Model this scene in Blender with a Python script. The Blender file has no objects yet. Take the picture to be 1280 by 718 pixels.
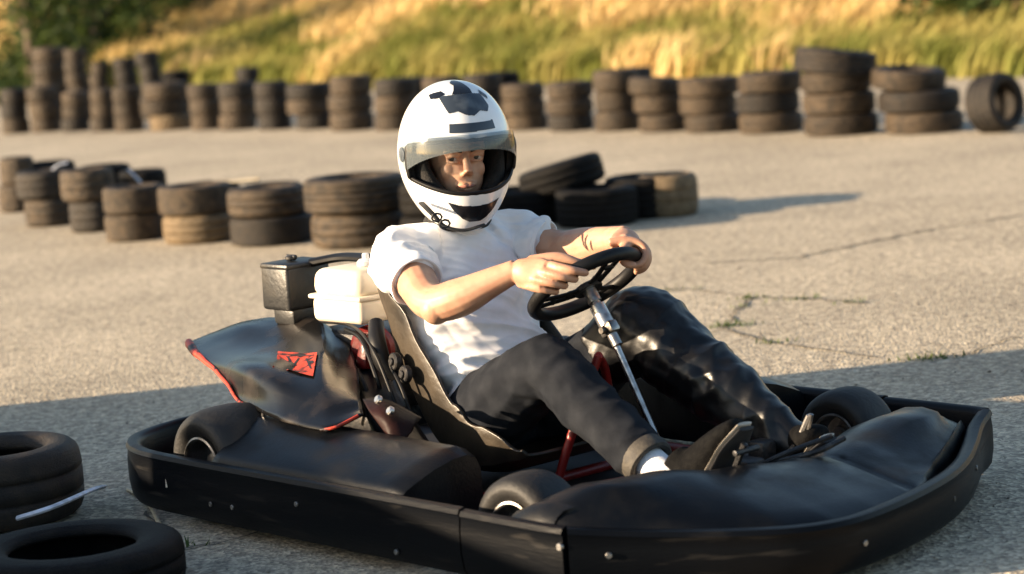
import bpy, bmesh, math, random
from mathutils import Vector, Matrix, noise
random.seed(7)
R = math.radians
scene = bpy.context.scene
C = scene.collection

# ------------------------------------------------------------------ camera, sky, sun, exposure
CAM_H, PITCH, ROLL, FPX = 1.2918, 0.13040539, 0.07151995, 3000.0
cp, sp, cr, sr = math.cos(PITCH), math.sin(PITCH), math.cos(ROLL), math.sin(ROLL)
FW = Vector((0, cp, -sp)); UP0 = Vector((0, sp, cp)); RT0 = Vector((1, 0, 0))
RT = RT0 * cr - UP0 * sr; UPV = RT0 * sr + UP0 * cr
CAM = Vector((0, 0, CAM_H))
cd = bpy.data.cameras.new('camera'); cam = bpy.data.objects.new('camera', cd); C.objects.link(cam)
m3 = Matrix((RT, UPV, -FW)).transposed()
cam.matrix_world = Matrix.Translation(CAM) @ m3.to_4x4()
cd.sensor_width = 36.0; cd.lens = 36.0 * FPX / 1280.0
cd.clip_start = 0.1; cd.clip_end = 2000
cd.dof.use_dof = True; cd.dof.focus_distance = 5.95; cd.dof.aperture_fstop = 2.9
scene.camera = cam

SUN_EL, SUN_BETA = R(13.4), R(11)          # height of the sun, and how far it stands toward the camera from due left
w = bpy.data.worlds.new('World'); scene.world = w; w.use_nodes = True
nt = w.node_tree; bg = nt.nodes['Background']
sky = nt.nodes.new('ShaderNodeTexSky'); sky.sky_type = 'NISHITA'; sky.sun_disc = False
to_sun = Vector((-math.cos(SUN_BETA) * math.cos(SUN_EL), -math.sin(SUN_BETA) * math.cos(SUN_EL), math.sin(SUN_EL)))
sky.sun_elevation = SUN_EL; sky.sun_rotation = math.atan2(to_sun.x, to_sun.y)
sky.air_density = 1.0; sky.dust_density = 1.2
nt.links.new(sky.outputs[0], bg.inputs[0]); bg.inputs[1].default_value = 0.078
sl = bpy.data.lights.new('sun', 'SUN'); sl.energy = 5.0; sl.angle = R(0.6); sl.color = (1.0, 0.77, 0.52)
so = bpy.data.objects.new('sun', sl); C.objects.link(so)
so.rotation_euler = to_sun.to_track_quat('Z', 'Y').to_euler(); so.location = (-20, -4, 8)
scene.view_settings.view_transform = 'Standard'; scene.view_settings.look = 'None'
scene.view_settings.exposure = 1.66; scene.view_settings.gamma = 1.0
scene.view_settings.use_curve_mapping = False

# ------------------------------------------------------------------ reading points off the surveyed view
KO = Vector((-0.31867382, 6.22117518, 0)); KYAW = 0.84500361
KF = Vector((math.cos(KYAW), -math.sin(KYAW), 0)); KL = Vector((math.sin(KYAW), math.cos(KYAW), 0))
def ray(u, v): return FW * FPX + RT * (u - 640) - UPV * (v - 359)
def kk(u, v, ax, val):                      # point on the kart plane x/y/z = val, in kart coordinates
    d = ray(u, v); n = {'x': KF, 'y': KL, 'z': Vector((0, 0, 1))}[ax]
    t = (val - (CAM - KO).dot(n)) / d.dot(n); P = CAM + d * t - KO
    return Vector((P.dot(KF), P.dot(KL), P.z))
def ky(u, v, y): return kk(u, v, 'y', y)
def gw(u, v, z=0.0):                        # ground point
    d = ray(u, v); return CAM + d * ((z - CAM_H) / d.z)
def gd(u, v, Y):
    d = ray(u, v); return CAM + d * (Y / d.y)
def ppm(P): return FPX / (Vector(P) - CAM).dot(FW)

# ------------------------------------------------------------------ helpers
def tag(o, label=None, cat=None, group=None, kind=None):
    for k, v in (('label', label), ('category', cat), ('group', group), ('kind', kind)):
        if v: o[k] = v
    return o
def empty(name, loc=(0, 0, 0), rz=0.0, label=None, cat=None, group=None):
    o = bpy.data.objects.new(name, None); C.objects.link(o); o.empty_display_size = .1
    o.location = loc; o.rotation_euler = (0, 0, rz)
    return tag(o, label, cat, group)
def link(name, me, mat=None, parent=None, smooth=True):
    o = bpy.data.objects.new(name, me); C.objects.link(o)
    if mat is not None:
        for m_ in (mat if isinstance(mat, (list, tuple)) else [mat]): me.materials.append(m_)
    if smooth: me.polygons.foreach_set('use_smooth', [True] * len(me.polygons))
    if parent is not None: o.parent = parent
    return o
class MB:
    def __init__(s): s.v = []; s.f = []
    def add(s, v, f):
        b = len(s.v); s.v += [tuple(p) for p in v]; s.f += [tuple(i + b for i in q) for q in f]; return s
    def build(s, name, mat, parent=None, smooth=True, angle=40, M=None):
        me = bpy.data.meshes.new(name); me.from_pydata([tuple(M @ Vector(p)) for p in s.v] if M else s.v, [], s.f)
        bm = bmesh.new(); bm.from_mesh(me); bmesh.ops.recalc_face_normals(bm, faces=bm.faces)
        if smooth:
            for e in bm.edges:
                if len(e.link_faces) == 2 and e.calc_face_angle(0) > R(angle): e.smooth = False
        bm.to_mesh(me); bm.free(); me.update()
        return link(name, me, mat, parent, smooth)
def crom(P, n):
    P = [Vector(p) for p in P]; out = []
    for i in range(len(P) - 1):
        a = P[i - 1] if i else P[0] * 2 - P[1]; b, c = P[i], P[i + 1]
        d = P[i + 2] if i + 2 < len(P) else P[-1] * 2 - P[-2]
        for k in range(n):
            t = k / n
            out.append(.5 * ((2 * b) + (c - a) * t + (2 * a - 5 * b + 4 * c - d) * t * t + (3 * b - a - 3 * c + d) * t ** 3))
    out.append(P[-1]); return out
def tube(path, rad, n=12, sub=6, cap=True, up=None, closed=False, flat=1.0):
    """tapered tube; rad: number, list of numbers or list of (ru, rv)"""
    P = [Vector(p) for p in path]
    if not isinstance(rad, (list, tuple)): rad = [rad] * len(P)
    rad = [Vector((r[0], r[1], 0)) if isinstance(r, (list, tuple)) else Vector((r, r * flat, 0)) for r in rad]
    if sub > 1 and len(P) > 2 and not closed: P, rad = crom(P, sub), crom(rad, sub)
    elif sub > 1 and len(P) == 2:
        P = [P[0].lerp(P[1], k / sub) for k in range(sub + 1)]; rad = [rad[0].lerp(rad[1], k / sub) for k in range(sub + 1)]
    N = len(P); v = []; f = []; u = None
    for i in range(N):
        if closed: t = P[(i + 1) % N] - P[i - 1]
        else: t = P[min(i + 1, N - 1)] - P[max(i - 1, 0)]
        t.normalize()
        if u is None:
            u = Vector(up) if up else (Vector((0, 0, 1)) if abs(t.z) < .9 else Vector((1, 0, 0)))
        u = (u - t * u.dot(t)).normalized(); w_ = t.cross(u)
        for k in range(n):
            a = 2 * math.pi * k / n
            v.append(P[i] + u * (rad[i].x * math.cos(a)) + w_ * (rad[i].y * math.sin(a)))
    for i in range(N if closed else N - 1):
        j = (i + 1) % N
        for k in range(n): f.append((i * n + k, i * n + (k + 1) % n, j * n + (k + 1) % n, j * n + k))
    if cap and not closed:
        # rounded caps
        for end, (i, s) in enumerate(((0, -1), (N - 1, 1))):
            t = (P[1] - P[0]).normalized() if i == 0 else (P[-1] - P[-2]).normalized()
            c = len(v); v.append(P[i] + t * s * min(rad[i].x, rad[i].y) * .35)
            for k in range(n):
                q = (i * n + k, i * n + (k + 1) % n, c); f.append(q if s > 0 else q[::-1])
    return v, f
def lathe(prof, n=48, axis='z', M=None, close=True):
    v = []; f = []; m_ = len(prof)
    for k in range(n):
        a = 2 * math.pi * k / n
        for r_, z in prof:
            p = Vector((r_ * math.cos(a), r_ * math.sin(a), z))
            if axis == 'y': p = Vector((p.x, p.z, p.y))
            elif axis == 'x': p = Vector((p.z, p.x, p.y))
            v.append(M @ p if M else p)
    for k in range(n):
        k2 = (k + 1) % n
        for j in range(m_ if close else m_ - 1):
            j2 = (j + 1) % m_
            f.append((k * m_ + j, k2 * m_ + j, k2 * m_ + j2, k * m_ + j2))
    return v, f
def disc_solid(r_, h, M, n=20, bev=.15):
    b = min(r_, h) * bev
    prof = [(1e-4, -h / 2), (r_ - b, -h / 2), (r_, -h / 2 + b), (r_, h / 2 - b), (r_ - b, h / 2), (1e-4, h / 2)]
    return lathe(prof, n, M=M, close=False)
def grid(rows):
    n = len(rows[0]); v = [p for r_ in rows for p in r_]; f = []
    for i in range(len(rows) - 1):
        for j in range(n - 1): f.append((i * n + j, i * n + j + 1, (i + 1) * n + j + 1, (i + 1) * n + j))
    return v, f
def ellip(c, r_, M=None, n=20, m_=14):
    v = []; f = []
    for i in range(m_ + 1):
        th = math.pi * i / m_
        for k in range(n):
            a = 2 * math.pi * k / n
            p = Vector((c[0] + r_[0] * math.sin(th) * math.cos(a), c[1] + r_[1] * math.sin(th) * math.sin(a), c[2] + r_[2] * math.cos(th)))
            v.append(M @ p if M else p)
    for i in range(m_):
        for k in range(n): f.append((i * n + k, i * n + (k + 1) % n, (i + 1) * n + (k + 1) % n, (i + 1) * n + k))
    return v, f
def rbox(dx, dy, dz, M=None, bev=.01, seg=3, taper=0.0):
    bm = bmesh.new(); bmesh.ops.create_cube(bm, size=1)
    for v in bm.verts:
        k = 1 - taper * (v.co.z + .5); v.co = Vector((v.co.x * dx * k, v.co.y * dy * k, v.co.z * dz))
    bmesh.ops.bevel(bm, geom=bm.edges[:], offset=bev, segments=seg, profile=.5, affect='EDGES')
    bm.verts.ensure_lookup_table()
    v = [(M @ q.co if M else q.co.copy()) for q in bm.verts]; f = [tuple(q.index for q in fc.verts) for fc in bm.faces]
    bm.free(); return v, f
def T(x, y, z): return Matrix.Translation((x, y, z))
def aim(p, d, up=(0, 0, 1)):               # matrix with local z along d
    z = Vector(d).normalized(); x = Vector(up).cross(z)
    if x.length < 1e-3: x = Vector((1, 0, 0)).cross(z)
    x.normalize(); y = z.cross(x)
    m_ = Matrix((x, y, z)).transposed().to_4x4(); m_.translation = Vector(p); return m_
def applied(o):                            # the object's mesh with its modifiers applied
    dg = bpy.context.evaluated_depsgraph_get(); dg.update()
    me = bpy.data.meshes.new_from_object(o.evaluated_get(dg)); old = o.data; o.modifiers.clear(); o.data = me
    if old.users == 0: bpy.data.meshes.remove(old)
    me.polygons.foreach_set('use_smooth', [True] * len(me.polygons)); return o
def blob(mb, name, mat, parent, voxel=.005, smooth=4, disp=None):
    o = mb.build(name, mat, parent)
    md = o.modifiers.new('r', 'REMESH'); md.mode = 'VOXEL'; md.voxel_size = voxel
    if smooth:
        ms = o.modifiers.new('s', 'SMOOTH'); ms.factor = .5; ms.iterations = smooth
    applied(o)
    me = o.data
    if len(me.materials) == 0: me.materials.append(mat)
    if disp:
        ns = [v.normal.copy() for v in me.vertices]
        for v, n_ in zip(me.vertices, ns): v.co += n_ * disp(v.co, n_)
        me.update()
    return o

# ------------------------------------------------------------------ materials
def mat(name, col, rough=.5, col2=None, scale=20, lo=.4, hi=.6, detail=4, metal=0.0, bump=0.0, bscale=None, rough2=None,
        spec=.5, stretch=(1, 1, 1), sss=0.0, coat=0.0, rnd=0.0, bdist=.01):
    m = bpy.data.materials.new(name); m.use_nodes = True; n = m.node_tree.nodes; l = m.node_tree.links
    b = n['Principled BSDF']; b.inputs['Roughness'].default_value = rough; b.inputs['Metallic'].default_value = metal
    b.inputs['Base Color'].default_value = (*col, 1); b.inputs['Specular IOR Level'].default_value = spec
    b.inputs['Coat Weight'].default_value = coat
    if sss:
        b.inputs['Subsurface Weight'].default_value = sss; b.inputs['Subsurface Radius'].default_value = (.012, .005, .003)
        b.inputs['Subsurface Scale'].default_value = 1.0
    tc = n.new('ShaderNodeTexCoord'); mp = n.new('ShaderNodeMapping'); mp.inputs['Scale'].default_value = stretch
    l.new(tc.outputs['Object'], mp.inputs['Vector']); vec = mp.outputs[0]
    src = None
    if rnd:
        oi = n.new('ShaderNodeObjectInfo')
        ad = n.new('ShaderNodeVectorMath'); ad.operation = 'ADD'
        sc_ = n.new('ShaderNodeVectorMath'); sc_.operation = 'SCALE'; sc_.inputs[0].default_value = (37, 11, 23)
        l.new(oi.outputs['Random'], sc_.inputs['Scale']); l.new(vec, ad.inputs[0]); l.new(sc_.outputs[0], ad.inputs[1]); vec = ad.outputs[0]
    if col2 is not None:
        nz = n.new('ShaderNodeTexNoise'); nz.inputs['Scale'].default_value = scale; nz.inputs['Detail'].default_value = detail
        l.new(vec, nz.inputs['Vector'])
        mr = n.new('ShaderNodeMapRange'); mr.inputs[1].default_value = lo; mr.inputs[2].default_value = hi
        l.new(nz.outputs['Fac'], mr.inputs[0])
        mx = n.new('ShaderNodeMix'); mx.data_type = 'RGBA'; mx.inputs[6].default_value = (*col, 1); mx.inputs[7].default_value = (*col2, 1)
        l.new(mr.outputs[0], mx.inputs[0]); src = mx.outputs[2]
        if rough2 is not None:
            m2 = n.new('ShaderNodeMapRange'); m2.inputs[3].default_value = rough; m2.inputs[4].default_value = rough2
            l.new(mr.outputs[0], m2.inputs[0]); l.new(m2.outputs[0], b.inputs['Roughness'])
        if rnd:
            hs = n.new('ShaderNodeHueSaturation'); m4 = n.new('ShaderNodeMapRange')
            m4.inputs[3].default_value = 1 - rnd; m4.inputs[4].default_value = 1 + rnd
            l.new(oi.outputs['Random'], m4.inputs[0]); l.new(m4.outputs[0], hs.inputs['Value']); l.new(src, hs.inputs['Color']); src = hs.outputs[0]
        l.new(src, b.inputs['Base Color'])
    if bump:
        nb = n.new('ShaderNodeTexNoise'); nb.inputs['Scale'].default_value = bscale or scale * 4; nb.inputs['Detail'].default_value = 5
        l.new(vec, nb.inputs['Vector']); bp = n.new('ShaderNodeBump'); bp.inputs['Strength'].default_value = bump; bp.inputs['Distance'].default_value = bdist
        l.new(nb.outputs['Fac'], bp.inputs['Height']); l.new(bp.outputs[0], b.inputs['Normal'])
    return m
M = {}
M['black_plastic'] = mat('black_plastic', (.0026, .0034, .0052), .30, (.008, .0078, .008), 9, .45, .75, metal=0, spec=.2, bump=.12, bscale=140, rough2=.55, bdist=.004)  # blue tint in the base colour stands in for reflected sky sheen
M['bumper_plastic'] = mat('bumper_plastic', (.0026, .0032, .0046), .38, (.024, .022, .020), 12, .60, .80, spec=.12, stretch=(.5, .5, 4), bump=.15, bscale=60, rough2=.62, bdist=.004)
M['cover_plastic'] = mat('cover_plastic', (.004, .0038, .0038), .24, (.032, .025, .020), 7, .52, .74, bump=.10, bscale=40, rough2=.42, spec=.4, bdist=.004)
M['red_paint'] = mat('red_paint', (.24, .012, .009), .4, (.16, .015, .01), 30, .5, .7, bump=.1)
M['dark_red'] = mat('dark_red_paint', (.12, .006, .005), .4, (.05, .006, .005), 30, .45, .65, bump=.1)
M['red_edge'] = mat('red_edge', (.50, .05, .022), .5, (.02, .010, .009), 22, .50, .60, bump=.2)
M['rubber'] = mat('kart_rubber', (.006, .0057, .0056), .62, (.030, .022, .015), 6, .5, .8, bump=.3, bscale=90, bdist=.005)
M['metal'] = mat('brushed_metal', (.55, .53, .50), .32, (.25, .22, .2), 40, .45, .7, metal=1.0, bump=.08)
M['dark_metal'] = mat('dark_metal', (.03, .03, .032), .45, (.09, .08, .07), 30, .5, .75, metal=.6, bump=.2)
M['rim_metal'] = mat('rim_metal', (.35, .34, .33), .4, (.08, .07, .06), 18, .45, .7, metal=1.0, bump=.15)
M['cavity'] = mat('floor_black', (.002, .002, .0023), .7, (.006, .0055, .005), 12)
M['tank'] = mat('tank_plastic', (.70, .62, .50), .42, (.62, .53, .40), 9, .45, .75, bump=.05, sss=.1)
M['tank_cap'] = mat('cap_plastic', (.72, .74, .76), .4, (.5, .5, .5), 20)
M['airbox'] = mat('airbox_plastic', (.012, .012, .012), .42, (.045, .037, .026), 8, .5, .75, bump=.15, bscale=70)
M['seat'] = mat('seat_fibreglass', (.045, .034, .022), .40, (.010, .009, .008), 6, .42, .68, bump=.15, bscale=50, rough2=.3)
M['skin'] = mat('skin', (.50, .285, .185), .5, (.44, .22, .14), 26, .42, .66, bump=.10, bscale=260, sss=.12, bdist=.002)
M['lip'] = mat('lip', (.30, .125, .09), .45)
M['hair'] = mat('hair', (.035, .02, .012), .6, (.06, .035, .02), 200)
M['sclera'] = mat('eye_white', (.42, .36, .33), .25)
M['iris'] = mat('iris', (.022, .018, .014), .15)
M['cotton'] = mat('white_cotton', (.80, .80, .82), .85, (.76, .76, .78), 30, bump=.18, bscale=700, bdist=.002)
M['trousers'] = mat('dark_denim', (.008, .010, .0145), .85, (.018, .0205, .026), 18, .4, .7, bump=.35, bscale=420, bdist=.003, spec=.15)
M['leather'] = mat('black_leather', (.0022, .0025, .0035), .36, (.005, .005, .0052), 10, .45, .75, bump=.2, bscale=30, bdist=.006, rough2=.48, spec=.4)
M['cuff'] = mat('turned_cuff', (.06, .052, .04), .7, (.035, .031, .026), 60, bump=.2)
M['sock'] = mat('sock', (.82, .82, .84), .9, (.74, .74, .76), 90, bump=.3, bscale=300)
M['shoe'] = mat('shoe_canvas', (.002, .002, .0024), .8, (.005, .005, .005), 60, bump=.3, spec=.1)
M['shoe_sole'] = mat('shoe_sole', (.50, .45, .38), .6, (.36, .32, .26), 30)
M['outsole'] = mat('shoe_outsole', (.02, .02, .022), .8)
M['shell'] = mat('helmet_white', (.83, .84, .85), .16, (.80, .80, .80), 12, coat=.6)
M['decal_black'] = mat('decal_black', (.008, .009, .012), .25, coat=.3)
M['decal_grey'] = mat('decal_grey', (.030, .040, .055), .3, (.09, .11, .13), 18, .5, .7, coat=.3)
M['trim'] = mat('rubber_trim', (.0045, .0045, .005), .5, spec=.3)
M['padding'] = mat('helmet_padding', (.006, .0055, .0055), .9, (.011, .010, .010), 60, bump=.4)
M['strap'] = mat('strap_webbing', (.015, .015, .016), .8, (.03, .03, .03), 120)
M['band'] = mat('pale_strap', (.55, .60, .72), .5, (.35, .38, .44), 24)
def tyre_mat(name, c1, c2, rnd=.25, spec=.35): return mat(name, c1, .62, c2, 5, .35, .68, bump=.5, bscale=55, bdist=.012, rnd=rnd, spec=spec)
M['ty_brown'] = tyre_mat('dusty_tyre', (.018, .013, .008), (.070, .048, .028))
M['ty_dark'] = tyre_mat('dark_tyre', (.007, .006, .0055), (.025, .018, .012))
M['ty_tan'] = tyre_mat('tan_tyre', (.095, .066, .035), (.165, .118, .066), .1)
M['ty_black'] = tyre_mat('black_tyre', (.004, .004, .0045), (.010, .009, .008), .1, .12)
# visor: tinted clear sheet
vm = bpy.data.materials.new('visor_clear'); vm.use_nodes = True; n = vm.node_tree.nodes; l = vm.node_tree.links
for q in list(n):
    if q.type == 'BSDF_PRINCIPLED': n.remove(q)
tr = n.new('ShaderNodeBsdfTransparent'); tr.inputs[0].default_value = (.50, .56, .60, 1)
gl = n.new('ShaderNodeBsdfGlossy'); gl.inputs['Roughness'].default_value = .08
df = n.new('ShaderNodeBsdfDiffuse'); df.inputs[0].default_value = (.45, .52, .56, 1)
m1 = n.new('ShaderNodeMixShader'); m1.inputs[0].default_value = .17; l.new(tr.outputs[0], m1.inputs[1]); l.new(df.outputs[0], m1.inputs[2])
fr = n.new('ShaderNodeFresnel'); fr.inputs[0].default_value = 1.5
m2 = n.new('ShaderNodeMixShader'); l.new(fr.outputs[0], m2.inputs[0]); l.new(m1.outputs[0], m2.inputs[1]); l.new(gl.outputs[0], m2.inputs[2])
l.new(m2.outputs[0], n['Material Output'].inputs[0]); M['visor'] = vm
# asphalt: bleached aggregate in worn binder
am = bpy.data.materials.new('asphalt'); am.use_nodes = True; n = am.node_tree.nodes; l = am.node_tree.links; b = n['Principled BSDF']
tc = n.new('ShaderNodeTexCoord')
vo = n.new('ShaderNodeTexVoronoi'); vo.inputs['Scale'].default_value = 95; l.new(tc.outputs['Object'], vo.inputs['Vector'])
rp = n.new('ShaderNodeValToRGB'); rp.color_ramp.elements[0].color = (.25, .215, .17, 1); rp.color_ramp.elements[1].color = (.66, .57, .42, 1)
e_ = rp.color_ramp.elements.new(.45); e_.color = (.42, .36, .275, 1)
e_ = rp.color_ramp.elements.new(.75); e_.color = (.54, .465, .34, 1)
sx = n.new('ShaderNodeSeparateColor'); l.new(vo.outputs['Color'], sx.inputs[0]); l.new(sx.outputs[0], rp.inputs[0])
nz = n.new('ShaderNodeTexNoise'); nz.inputs['Scale'].default_value = .9; nz.inputs['Detail'].default_value = 9; nz.inputs['Roughness'].default_value = .65; l.new(tc.outputs['Object'], nz.inputs['Vector'])
mr = n.new('ShaderNodeMapRange'); mr.inputs[1].default_value = .3; mr.inputs[2].default_value = .7; mr.inputs[3].default_value = .78; mr.inputs[4].default_value = 1.16
l.new(nz.outputs['Fac'], mr.inputs[0])
n2 = n.new('ShaderNodeTexNoise'); n2.inputs['Scale'].default_value = 26; n2.inputs['Detail'].default_value = 6; l.new(tc.outputs['Object'], n2.inputs['Vector'])
mr2 = n.new('ShaderNodeMapRange'); mr2.inputs[1].default_value = .3; mr2.inputs[2].default_value = .7; mr2.inputs[3].default_value = .68; mr2.inputs[4].default_value = 1.26
l.new(n2.outputs['Fac'], mr2.inputs[0])
mu = n.new('ShaderNodeMath'); mu.operation = 'MULTIPLY'; l.new(mr.outputs[0], mu.inputs[0]); l.new(mr2.outputs[0], mu.inputs[1])
vmx = n.new('ShaderNodeVectorMath'); vmx.operation = 'SCALE'; l.new(rp.outputs[0], vmx.inputs[0]); l.new(mu.outputs[0], vmx.inputs['Scale'])
l.new(vmx.outputs[0], b.inputs['Base Color']); b.inputs['Roughness'].default_value = .9; b.inputs['Specular IOR Level'].default_value = .25
bp = n.new('ShaderNodeBump'); bp.inputs['Strength'].default_value = .55; bp.inputs['Distance'].default_value = .006
l.new(vo.outputs['Distance'], bp.inputs['Height']); l.new(bp.outputs[0], b.inputs['Normal'])
M['asphalt'] = am
M['crack'] = mat('crack_dirt', (.06, .055, .045), .95, (.12, .11, .085), 40, bump=.3)
M['earth'] = mat('dry_earth', (.20, .15, .07), .95, (.09, .10, .03), 1.2, .4, .6, bump=.5, bscale=8, bdist=.1)
M['gold_grass'] = mat('gold_grass', (.68, .50, .24), .8, (.58, .42, .17), 1.4, spec=.2)
M['green_grass'] = mat('green_grass', (.17, .185, .040), .8, (.40, .34, .11), 1.2, spec=.2)
M['weed'] = mat('weed_green', (.05, .095, .015), .7, (.09, .12, .03), 40)
M['leaf'] = mat('leaf_green', (.030, .052, .012), .6, (.075, .105, .022), 1.5, spec=.3)
M['bark'] = mat('bark', (.07, .05, .035), .9, (.12, .09, .06), 20, bump=.5)
M['concrete'] = mat('concrete', (.35, .33, .3), .9, (.25, .24, .22), 6, bump=.3)
for k in ('gold_grass', 'green_grass', 'leaf', 'weed'):      # thin leaves let light through
    q = M[k].node_tree; bs = q.nodes['Principled BSDF']; out = q.nodes['Material Output']
    tl = q.nodes.new('ShaderNodeBsdfTranslucent'); ms = q.nodes.new('ShaderNodeMixShader'); ms.inputs[0].default_value = .35
    lk = bs.inputs['Base Color'].links
    if lk: q.links.new(lk[0].from_socket, tl.inputs[0])
    q.links.new(bs.outputs[0], ms.inputs[1]); q.links.new(tl.outputs[0], ms.inputs[2]); q.links.new(ms.outputs[0], out.inputs[0])

# ------------------------------------------------------------------ setting
gm = MB(); S = 600
gm.add([(-S, -S, 0), (S, -S, 0), (S, S, 0), (-S, S, 0)], [(0, 1, 2, 3)])
tag(gm.build('ground', M['asphalt'], smooth=False), kind='structure')
# cracks in the asphalt, each a thin irregular sheet
def crack(pts, wd):
    P = [gw(*p) for p in pts]; Q = []
    for i in range(len(P) - 1):
        k_ = max(3, int((P[i + 1] - P[i]).length / .05))
        for k in range(k_):
            q = P[i].lerp(P[i + 1], k / k_); q += Vector((random.gauss(0, .010), random.gauss(0, .010), 0)); Q.append(q)
    Q.append(P[-1]); v = []
    for i, q in enumerate(Q):
        t = (Q[min(i + 1, len(Q) - 1)] - Q[max(i - 1, 0)]).normalized(); s = Vector((-t.y, t.x, 0)) * wd * random.uniform(.4, 1.2)
        v += [Vector((q.x + s.x, q.y + s.y, .004)), Vector((q.x - s.x, q.y - s.y, .004))]
    return v, [(2 * i, 2 * i + 1, 2 * i + 3, 2 * i + 2) for i in range(len(Q) - 1)]
cm = MB()
cm.add(*crack([(905, 412), (925, 385), (942, 372), (1010, 374), (1085, 380)], .007))
cm.add(*crack([(905, 412), (960, 428), (1040, 440), (1100, 448)], .006))
cm.add(*crack([(905, 412), (880, 420), (800, 400)], .005))
cm.add(*crack([(830, 362), (900, 366), (942, 372)], .005))
cm.add(*crack([(880, 330), (1000, 322), (1100, 300), (1180, 285), (1275, 270)], .010))
cm.add(*crack([(1140, 452), (1200, 446), (1275, 420)], .005))
cm.add(*crack([(205, 690), (280, 680), (330, 664)], .004))
cm.add(*crack([(180, 640), (205, 675), (205, 690), (200, 716)], .004))
cm.add(*crack([(0, 440), (60, 436), (130, 428), (230, 410)], .004))
tag(cm.build('cracks', M['crack'], smooth=False), kind='structure')

# grassy bank behind the track
A0, A1 = Vector((5.6, 21.3, 0)), Vector((-9.5, 38.0, 0))
bt = (A1 - A0).normalized(); bn = Vector((bt.y, -bt.x, 0))
if bn.y < 0: bn = -bn
def bank_z(s, d):
    if d < 0: return -.03
    h = 2.6 * (1 - math.exp(-(d / 7.5) ** 1.3)); 
    return h + .12 * noise.noise(Vector((s * .5, d * .5, 3))) * min(1, d) + .5 * noise.noise(Vector((s * .13, d * .1, 9))) * min(1, d / 4)
rows = []
for i in range(130):
    s = -26 + i * .6; row = []
    for j in range(46):
        d = -.3 + (j / 45) ** 1.5 * 60
        p = A0 + bt * s + bn * d; row.append(Vector((p.x, p.y, bank_z(s, d) if d > 0 else -.02)))
    rows.append(row)
gb = MB(); gb.add(*grid(rows)); tag(gb.build('grass_bank', M['earth']), kind='structure')
def blades(name, m, n_, hmin, hmax, cond):
    v = []; f = []; k = 0; tries = 0
    while k < n_ and tries < n_ * 12:
        tries += 1
        s = random.uniform(-7, 27); d = random.random() ** 1.4 * 13
        if not cond(s, d): continue
        p = A0 + bt * s + bn * d; z = bank_z(s, d)
        for q in range(4):
            a = random.uniform(0, 2 * math.pi); h = random.uniform(hmin, hmax); wd = random.uniform(.012, .028)
            o = Vector((p.x + random.gauss(0, .06), p.y + random.gauss(0, .06), z - .02)); sd = Vector((math.cos(a), math.sin(a), 0)) * wd
            ln = Vector((random.gauss(.30, .18), random.gauss(0, .14), 0)) * h * 1.7
            b0 = len(v)
            v += [o - sd, o + sd, o + ln * .35 + Vector((0, 0, h * .6)) + sd * .8, o + ln * .35 + Vector((0, 0, h * .6)) - sd * .8, o + ln + Vector((0, 0, h))]
            f += [(b0, b0 + 1, b0 + 2, b0 + 3), (b0 + 3, b0 + 2, b0 + 4)]
        k += 1
    me = bpy.data.meshes.new(name); me.from_pydata(v, [], f); return link(name, me, m, None, False)
def greenness(s, d):
    return noise.noise(Vector((s * .42, d * .55, 1.7))) * 1.1 + noise.noise(Vector((s * 1.3, d * 1.3, 5))) * .45 - (d - 1.9) * .26 - .02
tag(blades('dry_grass', M['gold_grass'], 15000, .25, .62, lambda s, d: greenness(s, d) < .12), 'tall golden dry grass covering the bank behind the tyre walls', 'grass', kind='stuff')
tag(blades('green_grass', M['green_grass'], 9000, .2, .5, lambda s, d: greenness(s, d) > -.05), 'green grass growing in patches low on the bank', 'grass', kind='stuff')
# weeds in the cracks
wv = []; wf = []
for (u, v_, n_, rad) in ((910, 408, 60, .05), (942, 373, 24, .04), (992, 375, 26, .05), (1062, 379, 18, .04), (1160, 449, 60, .06), (850, 363, 24, .06), (800, 402, 10, .04), (215, 684, 40, .04), (965, 429, 20, .04), (928, 384, 14, .03)):
    c = gw(u, v_)
    for k in range(n_):
        o = c + Vector((random.gauss(0, rad), random.gauss(0, rad * .35), 0)); a = random.uniform(0, 6.28); h = random.uniform(.008, .03)
        sd = Vector((math.cos(a), math.sin(a), 0)) * random.uniform(.002, .005); ln = Vector((random.gauss(0, 1), random.gauss(0, 1), 0)) * h * .7
        b0 = len(wv); wv += [o - sd, o + sd, o + ln + Vector((0, 0, h))]; wf.append((b0, b0 + 1, b0 + 2))
me = bpy.data.meshes.new('weeds'); me.from_pydata(wv, [], wf)
tag(link('weeds', me, M['weed'], None, False), 'small green weeds sprouting from the asphalt cracks', 'weeds', kind='stuff')

sv = []; sf = []
for k in range(900):
    c = gw(random.uniform(-40, 1320), 190 + 530 * random.random() ** .8); rr = random.uniform(.0015, .005) * (1 if random.random() < .93 else 2); b0 = len(sv)
    for dx, dy, dz in ((1, 0, .2), (0, 1, .1), (-1, 0, .3), (0, -1, .2), (.1, .1, 1), (0, 0, -.3)): sv.append(c + Vector((dx * random.uniform(.6, 1.2), dy * random.uniform(.6, 1.2), dz * .8 + .2)) * rr)
    sf += [tuple(b0 + q for q in t) for t in ((0, 1, 4), (1, 2, 4), (2, 3, 4), (3, 0, 4), (1, 0, 5), (2, 1, 5), (3, 2, 5), (0, 3, 5))]
me = bpy.data.meshes.new('gravel'); me.from_pydata(sv, [], sf)
tag(link('gravel', me, mat('gravel_bits', (.05, .045, .04), .9, (.4, .35, .27), .9, .45, .55), None, False), 'loose grit and rubber crumbs scattered over the asphalt', 'grit', kind='stuff')

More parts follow.
